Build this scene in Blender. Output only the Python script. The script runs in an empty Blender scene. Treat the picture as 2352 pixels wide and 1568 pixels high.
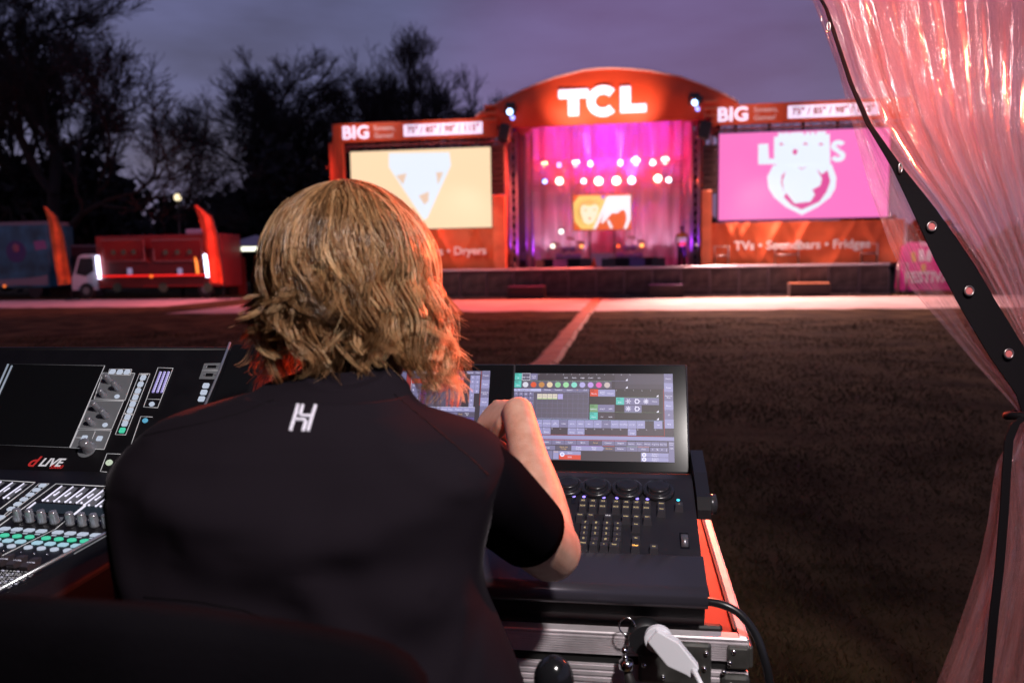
import bpy, bmesh, math, random
import numpy as np
from mathutils import Vector, Matrix, noise
from mathutils.bvhtree import BVHTree
R = math.radians
rnd = random.Random(7)
scene = bpy.context.scene
COL = scene.collection

# ------------------------------------------------------------------ camera
YAW, PIT, ROLL = R(8.3), R(-5.6), R(0.9)
FPX = 28 / 36 * 2352
CAM = Vector((0, 0, 1.55))
fw = Vector((-math.sin(YAW) * math.cos(PIT), math.cos(YAW) * math.cos(PIT), math.sin(PIT)))
r0 = Vector((math.cos(YAW), math.sin(YAW), 0)); u0 = r0.cross(fw)
rt = r0 * math.cos(ROLL) - u0 * math.sin(ROLL)
up = u0 * math.cos(ROLL) + r0 * math.sin(ROLL)
cd = bpy.data.cameras.new('camera'); cam = bpy.data.objects.new('camera', cd); COL.objects.link(cam)
cam.matrix_world = Matrix(((rt.x, up.x, -fw.x, CAM.x), (rt.y, up.y, -fw.y, CAM.y), (rt.z, up.z, -fw.z, CAM.z), (0, 0, 0, 1)))
cd.lens = 28; cd.sensor_width = 36; cd.clip_start = .05; cd.clip_end = 800
cd.dof.use_dof = True; cd.dof.focus_distance = 1.68; cd.dof.aperture_fstop = 3.2
scene.camera = cam
scene.render.engine = 'CYCLES'
scene.cycles.use_denoising = True
scene.cycles.max_bounces = 8; scene.cycles.transparent_max_bounces = 24
scene.cycles.sample_clamp_indirect = 4
scene.view_settings.view_transform = 'Standard'; scene.view_settings.look = 'None'
scene.view_settings.exposure = 0; scene.view_settings.gamma = 1

# measured photograph points (2352 px wide) turned into metres on known planes
def ray(x, y): return fw + rt * ((x - 1176) / FPX) - up * ((y - 784) / FPX)
def atd(x, y, d): return CAM + ray(x, y) * d
def aty(x, y, Y):
    v = ray(x, y); return CAM + v * ((Y - CAM.y) / v.y)
def atz(x, y, z):
    v = ray(x, y); return CAM + v * ((z - CAM.z) / v.z)
def atpl(x, y, P, N):
    v = ray(x, y); return CAM + v * ((P - CAM).dot(N) / v.dot(N))

# ------------------------------------------------------------------ world: overcast dusk
w = bpy.data.worlds.new('World'); scene.world = w; w.use_nodes = True
nt = w.node_tree; nt.nodes.clear()
def N(t, **k):
    n = nt.nodes.new(t)
    for a, b in k.items(): setattr(n, a, b)
    return n
out = N('ShaderNodeOutputWorld'); bg = N('ShaderNodeBackground'); bg.inputs[1].default_value = 1.0
tc = N('ShaderNodeTexCoord'); mp = N('ShaderNodeMapping'); mp.inputs['Scale'].default_value = (1.5, 1.5, 5.0)
nz = N('ShaderNodeTexNoise'); nz.inputs['Scale'].default_value = 2.3; nz.inputs['Detail'].default_value = 5; nz.inputs['Roughness'].default_value = .5
cr = N('ShaderNodeValToRGB'); e = cr.color_ramp.elements
e[0].position = .35; e[0].color = (.055, .048, .125, 1); e[1].position = .66; e[1].color = (.108, .106, .255, 1)
sky = N('ShaderNodeTexSky', sky_type='NISHITA'); sky.sun_disc = False; sky.sun_elevation = R(1.0); sky.sun_rotation = R(250)
sk = N('ShaderNodeMix', data_type='RGBA'); sk.blend_type = 'ADD'; sk.inputs[0].default_value = .06
# cloud base over the show lit from the city and the stage: a broad patch of the cloud layer
sp = N('ShaderNodeVectorMath', operation='DOT_PRODUCT'); sd = Vector((.035, 1, .2)).normalized(); sp.inputs[1].default_value = sd
mr = N('ShaderNodeMapRange'); mr.inputs[1].default_value = .945; mr.inputs[2].default_value = 1.0; mr.interpolation_type = 'SMOOTHSTEP'
mm = N('ShaderNodeMix', data_type='RGBA'); mm.inputs[7].default_value = (.23, .055, .25, 1)
m8 = N('ShaderNodeMath', operation='MULTIPLY'); m8.inputs[1].default_value = .34
L = nt.links.new
L(tc.outputs['Generated'], mp.inputs[0]); L(mp.outputs[0], nz.inputs['Vector']); L(nz.outputs[0], cr.inputs[0])
L(tc.outputs['Generated'], sp.inputs[0]); L(sp.outputs['Value'], mr.inputs[0]); L(mr.outputs[0], m8.inputs[0]); L(m8.outputs[0], mm.inputs[0])
L(cr.outputs[0], mm.inputs[6]); L(mm.outputs[2], sk.inputs[6]); L(sky.outputs[0], sk.inputs[7])
L(sk.outputs[2], bg.inputs[0]); L(bg.outputs[0], out.inputs[0])

def lamp(name, kind, loc, aim=None, power=100, color=(1, 1, 1), size=.1, spot=40, blend=.3):
    l = bpy.data.lights.new(name, kind); o = bpy.data.objects.new(name, l); COL.objects.link(o)
    o.location = loc; l.energy = power; l.color = color
    if kind == 'SPOT': l.spot_size = R(spot); l.spot_blend = blend; l.shadow_soft_size = size
    if kind == 'POINT': l.shadow_soft_size = size
    if kind == 'AREA': l.size = size
    if aim is not None: o.rotation_euler = (Vector(aim) - Vector(loc)).to_track_quat('-Z', 'Y').to_euler()
    return o
# afterglow of the set sun behind the clouds
sun = lamp('sun', 'SUN', (0, 0, 30), (10, 30, 0), .02, (1, .75, .8)); sun.data.angle = R(20)
# work lamp hung in the tent over the desk
lamp('work_light', 'SPOT', (.45, .15, 2.55), (-.25, 1.35, 1.1), 165, (1, .92, .90), .07, 92, .7)
lamp('curtain_light', 'SPOT', (.95, .2, 2.6), (.85, 1.75, 1.9), 55, (1, .70, .73), .16, 80, .8)
# red floods on the stage pointing at the audience and the mixing desk
lamp('stage_red_flood', 'SPOT', (2.6, 35.2, 7.5), (-.25, 1.2, 1.75), 45000, (1, .085, .03), .25, 8, .9)
lamp('stage_red_flood', 'SPOT', (-5.6, 35.0, 7.0), (-.3, 2.0, 1.6), 14000, (1, .10, .04), .25, 9, .9)
lamp('red_rim_light', 'SPOT', (3.25, 6.6, 3.1), (-.20, 1.15, 1.68), 6800, (1, .10, .03), .12, 11, .6)  # unseen red source added at the right for the hair rim, off the stage
# floods that wash the ground in front of the stage
lamp('path_flood', 'SPOT', (-2.0, 35.3, 7.3), (-9, 30, 0), 11000, (1, .12, .07), .3, 120, .8)
lamp('path_flood', 'SPOT', (4.0, 35.3, 7.3), (6.5, 30, 0), 18000, (1, .50, .42), .3, 105, .7)
lamp('path_flood', 'SPOT', (-11.8, 33.8, 8.0), (-24, 33, 0), 8500, (1, .22, .25), .3, 90, .8)

# ------------------------------------------------------------------ materials
MC = {}
def mat(name, c, rough=.6, metal=0, em=None, es=0, nsc=0, namt=.25, bump=0, bsc=60, spec=.5, coat=0, trans=0, alpha=1):
    if name in MC: return MC[name]
    m = bpy.data.materials.new(name); m.use_nodes = True; t = m.node_tree; b = t.nodes['Principled BSDF']
    b.inputs['Base Color'].default_value = (*c, 1); b.inputs['Roughness'].default_value = rough; b.inputs['Metallic'].default_value = metal
    b.inputs['Specular IOR Level'].default_value = spec; b.inputs['Coat Weight'].default_value = coat
    b.inputs['Transmission Weight'].default_value = trans; b.inputs['Alpha'].default_value = alpha
    if em: b.inputs['Emission Color'].default_value = (*em, 1); b.inputs['Emission Strength'].default_value = es
    co = t.nodes.new('ShaderNodeTexCoord')
    if nsc:
        n = t.nodes.new('ShaderNodeTexNoise'); n.inputs['Scale'].default_value = nsc; n.inputs['Detail'].default_value = 6
        mx = t.nodes.new('ShaderNodeMix'); mx.data_type = 'RGBA'; rp = t.nodes.new('ShaderNodeMapRange')
        rp.inputs[1].default_value = .35; rp.inputs[2].default_value = .65
        mx.inputs[6].default_value = (*[v * (1 - namt) for v in c], 1); mx.inputs[7].default_value = (*[min(1, v * (1 + namt)) for v in c], 1)
        t.links.new(co.outputs['Object'], n.inputs['Vector']); t.links.new(n.outputs[0], rp.inputs[0]); t.links.new(rp.outputs[0], mx.inputs[0])
        t.links.new(mx.outputs[2], b.inputs['Base Color'])
        r2 = t.nodes.new('ShaderNodeMapRange'); r2.inputs[3].default_value = max(0, rough - .08); r2.inputs[4].default_value = min(1, rough + .08)
        t.links.new(n.outputs[0], r2.inputs[0]); t.links.new(r2.outputs[0], b.inputs['Roughness'])
    if bump:
        n = t.nodes.new('ShaderNodeTexNoise'); n.inputs['Scale'].default_value = bsc; n.inputs['Detail'].default_value = 4
        bp = t.nodes.new('ShaderNodeBump'); bp.inputs['Strength'].default_value = bump; bp.inputs['Distance'].default_value = .01
        t.links.new(co.outputs['Object'], n.inputs['Vector']); t.links.new(n.outputs[0], bp.inputs['Height']); t.links.new(bp.outputs[0], b.inputs['Normal'])
    MC[name] = m; return m
def srgb(r, g, b):
    f = lambda v: (v / 255 / 12.92) if v <= 10 else ((v / 255 + .055) / 1.055) ** 2.4
    return (f(r), f(g), f(b))
def glow(r, g, b, s=1.0):
    c = srgb(r, g, b); return mat('glow_%d_%d_%d_%s' % (r, g, b, s), (.02, .02, .02), .5, em=c, es=s)

# ------------------------------------------------------------------ mesh builder
ORG = {}
class MB:
    def __init__(s): s.bm = bmesh.new(); s.mats = []
    def mi(s, m):
        if m not in s.mats: s.mats.append(m)
        return s.mats.index(m)
    def _new(s, faces, m, smooth=False):
        k = s.mi(m)
        for f in faces: f.material_index = k; f.smooth = smooth
    def box(s, c, d, m, rot=None, bev=0, seg=1):
        M = Matrix.Translation(Vector(c)) @ (rot.to_4x4() if rot is not None else Matrix()) @ Matrix.Diagonal((d[0], d[1], d[2], 1))
        g = bmesh.ops.create_cube(s.bm, size=1, matrix=M); vs = g['verts']
        fs = set(f for v in vs for f in v.link_faces)
        if bev:
            es = set(e for v in vs for e in v.link_edges)
            r = bmesh.ops.bevel(s.bm, geom=list(es), offset=bev, segments=seg, profile=.5, affect='EDGES')
            fs = set(f for v in r['verts'] for f in v.link_faces) | set(f for f in fs if f.is_valid)
        s._new(fs, m, False); return s
    def face(s, pts, m, smooth=False):
        f = s.bm.faces.new([s.bm.verts.new(p) for p in pts]); s._new([f], m, smooth); return f
    def prism(s, pts, vec, m):
        vec = Vector(vec); a = [s.bm.verts.new(p) for p in pts]; b = [s.bm.verts.new(Vector(p) + vec) for p in pts]
        fs = [s.bm.faces.new(a), s.bm.faces.new(b[::-1])]; n = len(a)
        for i in range(n): fs.append(s.bm.faces.new((a[i], b[i], b[(i + 1) % n], a[(i + 1) % n])))
        s._new(fs, m); bmesh.ops.recalc_face_normals(s.bm, faces=fs); return s
    def loft(s, rings, m, cap=True, smooth=True, closed=True):
        vs = [[s.bm.verts.new(p) for p in r] for r in rings]; fs = []; n = len(vs[0])
        for a, b in zip(vs[:-1], vs[1:]):
            for i in range(n if closed else n - 1):
                j = (i + 1) % n; fs.append(s.bm.faces.new((a[i], a[j], b[j], b[i])))
        if cap and closed: fs += [s.bm.faces.new(vs[0][::-1]), s.bm.faces.new(vs[-1])]
        s._new(fs, m, smooth); return s
    def tube(s, pts, r, m, n=8, cap=True, smooth=True):
        pts = [Vector(p) for p in pts]
        rs = r if isinstance(r, (list, tuple)) else [r] * len(pts); rings = []; t0 = None; x = None
        for i, p in enumerate(pts):
            t = (pts[min(i + 1, len(pts) - 1)] - pts[max(i - 1, 0)]).normalized()
            if x is None:
                x = t.orthogonal().normalized()
            else:
                x = (x - t * x.dot(t)).normalized()
            y = t.cross(x)
            rings.append([p + (x * math.cos(a) + y * math.sin(a)) * rs[i] for a in [2 * math.pi * k / n for k in range(n)]])
        return s.loft(rings, m, cap, smooth)
    def cyl(s, c, ax, r, h, m, n=20, r2=None):
        ax = Vector(ax).normalized(); c = Vector(c); r2 = r if r2 is None else r2
        x = ax.orthogonal().normalized(); y = ax.cross(x)
        ring = lambda q, rr: [q + (x * math.cos(a) + y * math.sin(a)) * rr for a in [2 * math.pi * k / n for k in range(n)]]
        a = ring(c, r); b = ring(c + ax * h, r2)
        va = [s.bm.verts.new(p) for p in a]; vb = [s.bm.verts.new(p) for p in b]; fs = []
        for i in range(n): fs.append(s.bm.faces.new((va[i], va[(i + 1) % n], vb[(i + 1) % n], vb[i])))
        s._new(fs, m, True); s._new([s.bm.faces.new(va[::-1]), s.bm.faces.new(vb)], m, False); return s
    def lathe(s, c, ax, prof, m, n=24, xdir=None, sq=1.0):
        ax = Vector(ax).normalized(); c = Vector(c); x = (xdir or ax.orthogonal()).normalized(); y = ax.cross(x)
        return s.loft([[c + ax * h + (x * math.cos(a) + y * math.sin(a) * sq) * r for a in [2 * math.pi * k / n for k in range(n)]] for r, h in prof], m)
    def sph(s, c, r, m, u=16, v=10, sc=(1, 1, 1), rot=None):
        M = Matrix.Translation(Vector(c)) @ (rot.to_4x4() if rot is not None else Matrix()) @ Matrix.Diagonal((*sc, 1))
        g = bmesh.ops.create_uvsphere(s.bm, u_segments=u, v_segments=v, radius=r, matrix=M)
        s._new(set(f for q in g['verts'] for f in q.link_faces), m, True); return s
    def text(s, txt, M, size, m, ext=.0, off=0, align='CENTER', sx=1, shear=0):
        c = bpy.data.curves.new('t', 'FONT'); c.body = txt; c.size = size; c.extrude = ext; c.offset = off; c.align_x = align; c.align_y = 'CENTER'
        c.resolution_u = 3; c.shear = shear
        o = bpy.data.objects.new('t', c); me = bpy.data.meshes.new_from_object(o)
        me.transform(M @ Matrix.Diagonal((sx, 1, 1, 1)))
        n0 = len(s.bm.faces); s.bm.from_mesh(me); s.bm.faces.ensure_lookup_table(); s._new(s.bm.faces[n0:], m)
        bpy.data.objects.remove(o); bpy.data.curves.remove(c); bpy.data.meshes.remove(me); return s
    def build(s, name, parent=None, loc=None):
        me = bpy.data.meshes.new(name)
        if parent is not None: o0 = ORG[parent.name]
        elif loc is not None: o0 = Vector(loc)
        else:
            vs = [v.co for v in s.bm.verts]
            o0 = Vector((sum(v.x for v in vs) / len(vs), sum(v.y for v in vs) / len(vs), min(v.z for v in vs)))
        bmesh.ops.translate(s.bm, verts=s.bm.verts, vec=-o0)
        s.bm.to_mesh(me); s.bm.free()
        for q in s.mats: me.materials.append(q)
        o = bpy.data.objects.new(name, me); COL.objects.link(o)
        if parent is not None: o.parent = parent
        else: o.location = o0
        ORG[o.name] = o0; return o
def thing(name, loc, label, cat, group=None):
    o = bpy.data.objects.new(name, None); COL.objects.link(o); o.location = loc; o.empty_display_size = .1
    ORG[o.name] = Vector(loc); return tag(o, label, cat, group)
def tag(o, label=None, cat=None, group=None, kind=None):
    if label: o['label'] = label
    if cat: o['category'] = cat
    if group: o['group'] = group
    if kind: o['kind'] = kind
    return o
def copy_thing(root, loc, label=None, rz=0, sc=None):
    r = root.copy(); COL.objects.link(r); r.location = loc; r.rotation_euler.z += rz; ORG[r.name] = Vector(loc)
    if sc: r.scale = (sc, sc, sc)
    if label: r['label'] = label
    for ch in list(root.children):
        c = ch.copy(); COL.objects.link(c); c.parent = r
        for g in ch.children:
            d = g.copy(); COL.objects.link(d); d.parent = c
    return r
def np_mesh(name, verts, faces, m, parent=None, loc=None, smooth=True, colors=None):
    me = bpy.data.meshes.new(name); verts = np.asarray(verts, dtype=np.float32); faces = np.asarray(faces, dtype=np.int32)
    o0 = ORG[parent.name] if parent is not None else Vector(loc or (0, 0, 0))
    verts = verts - np.array(o0, dtype=np.float32)
    me.vertices.add(len(verts)); me.vertices.foreach_set('co', verts.ravel())
    k = faces.shape[1]; me.loops.add(len(faces) * k); me.loops.foreach_set('vertex_index', faces.ravel())
    me.polygons.add(len(faces)); me.polygons.foreach_set('loop_start', np.arange(0, len(faces) * k, k, dtype=np.int32))
    me.update(calc_edges=True)
    me.polygons.foreach_set('use_smooth', np.full(len(faces), smooth))
    if colors is not None:
        a = me.attributes.new('tone', 'FLOAT', 'POINT'); a.data.foreach_set('value', np.asarray(colors, dtype=np.float32))
    me.materials.append(m); me.validate(); o = bpy.data.objects.new(name, me); COL.objects.link(o)
    if parent is not None: o.parent = parent
    else: o.location = o0
    ORG[o.name] = o0; return o
def textM(origin, X, Y):
    X = Vector(X).normalized(); Y = Vector(Y).normalized(); Z = X.cross(Y)
    return Matrix(((X.x, Y.x, Z.x, origin[0]), (X.y, Y.y, Z.y, origin[1]), (X.z, Y.z, Z.z, origin[2]), (0, 0, 0, 1)))
XA, ZA = Vector((1, 0, 0)), Vector((0, 0, 1))
# ------------------------------------------------------------------ setting
grass = mat('grass_mat', (.056, .037, .017), .95, nsc=1.3, namt=.7, bump=.35, bsc=9, spec=.04)
_t = grass.node_tree
b = MB(); b.face([(-300, -60, 0), (300, -60, 0), (300, 500, 0), (-300, 500, 0)], grass)
tag(b.build('ground', loc=(0, 0, 0)), kind='structure')
pathm = mat('mat_surface', (.52, .40, .38), .8, nsc=.9, namt=.18, bump=.4, bsc=5)
def ragged(x0, x1, y0, y1, z, name, sd, r0_=.25):
    g = random.Random(sd); n = 80; b = MB()
    lo = [(x0 + (x1 - x0) * i / n, y0 + g.uniform(-r0_, r0_), z) for i in range(n + 1)]
    hi = [(x0 + (x1 - x0) * i / n, y1 + g.uniform(-.1, .1), z) for i in range(n + 1)]
    for i in range(n): b.face([lo[i], lo[i + 1], hi[i + 1], hi[i]], pathm)
    tag(b.build(name, loc=(0, y0, z)), kind='structure')
ragged(-15.8, 30, 25.6, 33.6, .004, 'path', 1)
ragged(-60, -19.0, 30.4, 37.8, .004, 'path', 2)
# cable ramp across the grass from the desk to the stage
b = MB(); ym = mat('cable_mat', (.32, .10, .05), .7, nsc=3, namt=.3)
n = 26
for i in range(n):
    y0 = 2.6 + i * 1.18; dx = rnd.uniform(-.02, .02)
    b.prism([(-1.47 + dx, y0, .008), (-1.40 + dx, y0, .045), (-1.13 + dx, y0, .045), (-1.06 + dx, y0, .008)], (rnd.uniform(-.02, .02), 1.15, 0), ym)
tag(b.build('cable_ramp', loc=(-1.26, 2.6, 0)), 'long narrow pinkish cable cover running over the grass to the stage', 'cable cover')
# grass blades
def blades():
    g = np.random.default_rng(3); V = []; F = []
    nb = 170000
    ang = g.uniform(-.75, .60, nb); d = 2.0 + 20 * g.random(nb) ** 1.5
    x = d * np.sin(ang); y = d * np.cos(ang)
    cl = np.array([noise.noise(Vector((a * .9, b_ * .9, 0))) for a, b_ in zip(x, y)])
    h = (.010 + .020 * g.random(nb)) * (1 + 1.1 * np.clip(cl, -.6, .8)); wd = .0016 + d * .00045
    th = g.uniform(0, 2 * np.pi, nb); lean = g.uniform(-.03, .03, (nb, 2))
    a = np.stack([x - wd * np.cos(th), y - wd * np.sin(th), np.zeros(nb)], 1)
    b_ = np.stack([x + wd * np.cos(th), y + wd * np.sin(th), np.zeros(nb)], 1)
    c = np.stack([x + lean[:, 0], y + lean[:, 1], h], 1)
    V = np.stack([a, b_, c], 1).reshape(-1, 3); F = np.arange(nb * 3).reshape(-1, 3)
    keep = None
    o = np_mesh('grass_blades', V, F, mat('blade', (.062, .043, .019), .9, nsc=1.2, namt=.3, spec=.05), loc=(0, 0, 0), smooth=False)
    tag(o, kind='stuff')
    o['label'] = 'short dark rough grass covering the park field'
blades()
# straw blade in the grass catching light
# ------------------------------------------------------------------ trees
bark = mat('bark_dark', (.022, .016, .016), .95); leafd = mat('leaf_dark', (.014, .013, .014), .95, nsc=.6, namt=.5)
def bare_tree(base, H, spread, seed, label, lean=(0, 0), cat='tree', group=None, depth=7, r_=.45, twig=1.0, start=.16):
    g = random.Random(seed); segs = []
    def grow(p, d, L, r, lv):
        n = 4 if lv < depth - 1 else 3; pts = [p.copy()]; q = p.copy(); dd = d.copy()
        for i in range(n):
            dd = (dd + Vector((g.gauss(0, .16), g.gauss(0, .16), g.gauss(.04, .10)))).normalized()
            q = q + dd * (L / n); pts.append(q.copy())
        segs.append((lv, pts, r))
        if lv >= depth: return
        k = 3 if lv < depth - 2 else 4
        for j in range(k):
            i = g.randint(max(1, n - 2), n) if j else n
            ax = dd.orthogonal(); ax.rotate(Matrix.Rotation(g.uniform(0, 6.28), 3, dd))
            an = g.uniform(.26, .72) * (1.15 if j else .55)
            nd = dd.copy(); nd.rotate(Matrix.Rotation(an, 3, ax.normalized()))
            nd = Vector((nd.x * spread, nd.y * spread, nd.z + .08)).normalized()
            grow(pts[i], nd, L * g.uniform(.66, .84), r * (.72 if j == 0 else .55), lv + 1)
    grow(Vector(base), Vector((lean[0], lean[1], 1)).normalized(), H * .27, r_, 0)
    t = thing('bare_tree', base, label, cat, group)
    for nm, rng in (('trunk', (0, 1)), ('crown', (2, 99))):
        V = []; F = []; off = 0
        for lv, pts, r in segs:
            if not rng[0] <= lv <= rng[1]: continue
            n = 8 if lv < 2 else 3
            for i, p in enumerate(pts):
                rr = max(r * (1 - .3 * i / (len(pts) - 1)), .024 * twig)
                tt = (pts[min(i + 1, len(pts) - 1)] - pts[max(0, i - 1)]).normalized(); x = tt.orthogonal().normalized(); y = tt.cross(x)
                for k in range(n):
                    a = 6.2832 * k / n; V.append(p + (x * math.cos(a) + y * math.sin(a)) * rr)
            for i in range(len(pts) - 1):
                for k in range(n):
                    a = off + i * n + k; c = off + i * n + (k + 1) % n; F.append((a, c, c + n, a + n))
            off += n * len(pts)
        np_mesh(nm, [tuple(v) for v in V], F, bark, parent=t)
    return t
def at60(x, Y): return aty(x, 600, Y).x
T = bare_tree
T((at60(95, 46), 46, 0), 24, 1.1, 43, 'tallest bare tree at the far left edge, its crown leaving the frame', r_=.5, depth=8, twig=.7)
T((at60(210, 50), 50, 0), 19.5, 1.3, 5, 'bare spreading tree right of the tallest left tree', r_=.5, depth=7)
T((at60(-30, 52), 52, 0), 20, 1.1, 21, 'bare tree cut by the left edge of the frame', r_=.5, depth=6)
T((at60(470, 58), 58, 0), 24, 1.25, 8, 'rounded bare tree above the red food truck', r_=.5, depth=8, twig=.6)
T((at60(590, 60), 60, 0), 22.5, 1.15, 9, 'bare tree just right of the rounded bare tree', r_=.42, depth=8, twig=.6)
T((at60(845, 66), 66, 0), 17.5, 1.0, 14, 'smaller bare tree behind the left end of the orange screen', r_=.35, depth=8, twig=.6)
T((at60(930, 66), 66, 0), 19.5, .95, 15, 'bare tree with a forked top behind the orange screen', r_=.35, depth=7, twig=.7)
T((at60(1045, 68), 68, 0), 21, .95, 16, 'tall bare tree between the orange screen and the stage roof', r_=.38, depth=8, twig=.6)
T((at60(1190, 90), 90, 0), 20.5, .9, 17, 'faint bare treetop just peeping over the left of the stage roof', r_=.4, depth=6)
def bush(base, rx, ry, H, seed, label, n=2600, group='evergreen trees along the park edge', z0=0, s=.28):
    g = np.random.default_rng(seed); bx, by, _ = base
    t = thing('evergreen_tree', base, label, 'tree', group)
    b = MB(); b.tube([(bx, by, 0), (bx + .1, by, H * .3), (bx, by, H * .7)], [.35, .25, .08], bark, 8); b.build('trunk', t)
    lob = [(g.uniform(-.6, .6) * rx, g.uniform(-.6, .6) * ry, H * g.uniform(.25, .8), g.uniform(.3, .5)) for _ in range(13)]
    P = []
    for k in range(n):
        lx, ly, lz, lr = lob[k % 13]; v = g.normal(size=3); v /= np.linalg.norm(v); q = g.random() ** .4
        p = np.array([bx + lx + v[0] * rx * lr * q * 1.1, by + ly + v[1] * ry * lr * q, lz + v[2] * H * lr * .55 * q])
        if p[2] < .2: p[2] = g.uniform(.2, 1.5)
        P.append(p)
    P = np.array(P); a = g.normal(size=(n, 3)) * s; c = g.normal(size=(n, 3)) * s
    V = np.stack([P - a * .5, P + c * .5, P + a * .5, P - c * .5], 1).reshape(-1, 3)
    np_mesh('crown', V, np.arange(n * 4).reshape(-1, 4), leafd, parent=t, smooth=False)
for i, (x, Y, rx, H, lb) in enumerate([
    (-60, 47, 6, 9.5, 'dark evergreen tree cut by the left edge behind the blue truck'),
    (120, 49, 6, 9.5, 'dark evergreen behind the feather flag by the white cab'),
    (225, 49, 4.0, 8, 'dark evergreen below the spreading bare tree'),
    (425, 62, 3.6, 5.6, 'dark round evergreen below the gap of sky'),
    (500, 60, 6, 7.5, 'dark evergreen under the rounded bare tree'),
    (620, 58, 6, 8, 'dark evergreen above the white gazebo'),
    (700, 56, 5, 11.8, 'tall dark evergreen left of the orange screen tower'),
    (800, 60, 6, 9, 'dark evergreen behind the orange screen'),
    (960, 62, 6, 8.5, 'dark evergreen hidden behind the orange screen top')]):
    bush((at60(x, Y), Y, 0), rx, 3, H, 30 + i, lb, n=4200, s=.42)
# far wood
g = np.random.default_rng(9); n = 26000; xx = g.uniform(-95, 75, n); hh = 4.2 + 1.6 * np.sin(xx * .31) + 1.1 * np.sin(xx * .83 + 1)
P = np.stack([xx, g.uniform(84, 90, n), g.random(n) * hh], 1); a = g.normal(size=(n, 3)) * .7; c = g.normal(size=(n, 3)) * .7
o = np_mesh('far_woods', np.stack([P - a * .5, P + c * .5, P + a * .5, P - c * .5], 1).reshape(-1, 3), np.arange(n * 4).reshape(-1, 4), leafd, loc=(0, 84, 0), smooth=False)
tag(o, kind='stuff'); o['label'] = 'dark far wood along the horizon'
# ------------------------------------------------------------------ lamps far away
blk = mat('black_paint', (.02, .02, .022), .5)
def street_lamp(x, y, Y, s, label, power=0, col=(255, 235, 190)):
    p = aty(x, y, Y); t = thing('street_lamp', (p.x, Y, 0), label, 'lamp', 'street lamps in the park')
    b = MB(); b.tube([(p.x, Y, 0), (p.x, Y, p.z - s)], [.09, .05], blk, 8); b.build('post', t)
    b = MB(); b.lathe((p.x, Y, p.z - s), (0, 0, 1), [(.05, 0), (s * .8, s * .25), (s, s), (s * .7, s * 1.7), (.02, s * 1.9)], glow(*col, 1.6), 12); b.build('lamp_globe', t)
    b = MB(); b.cyl((p.x, Y, p.z + s * .92), (0, 0, 1), s * 1.1, s * .3, blk, 12, s * .2); b.build('cap', t)
street_lamp(408, 453, 42.5, .2, 'glowing park lamp above the red food truck')
street_lamp(1300, 590, 60, .1, 'tiny park lamp hidden behind the stage') if False else None
for x, y, c in [(717, 352, (255, 220, 170)), (722, 366, (255, 220, 170)), (697, 354, (200, 170, 120))]:
    street_lamp(x, y, 80, .13, {352: 'small far lamp, upper right of three beside the screen tower', 366: 'small far lamp, lowest of three beside the screen tower', 354: 'dim far lamp, leftmost of three beside the screen tower'}[y], col=c)
street_lamp(752, 384, 64, .17, 'red lit lamp close to the left side of the orange screen tower', col=(255, 60, 45))
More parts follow.
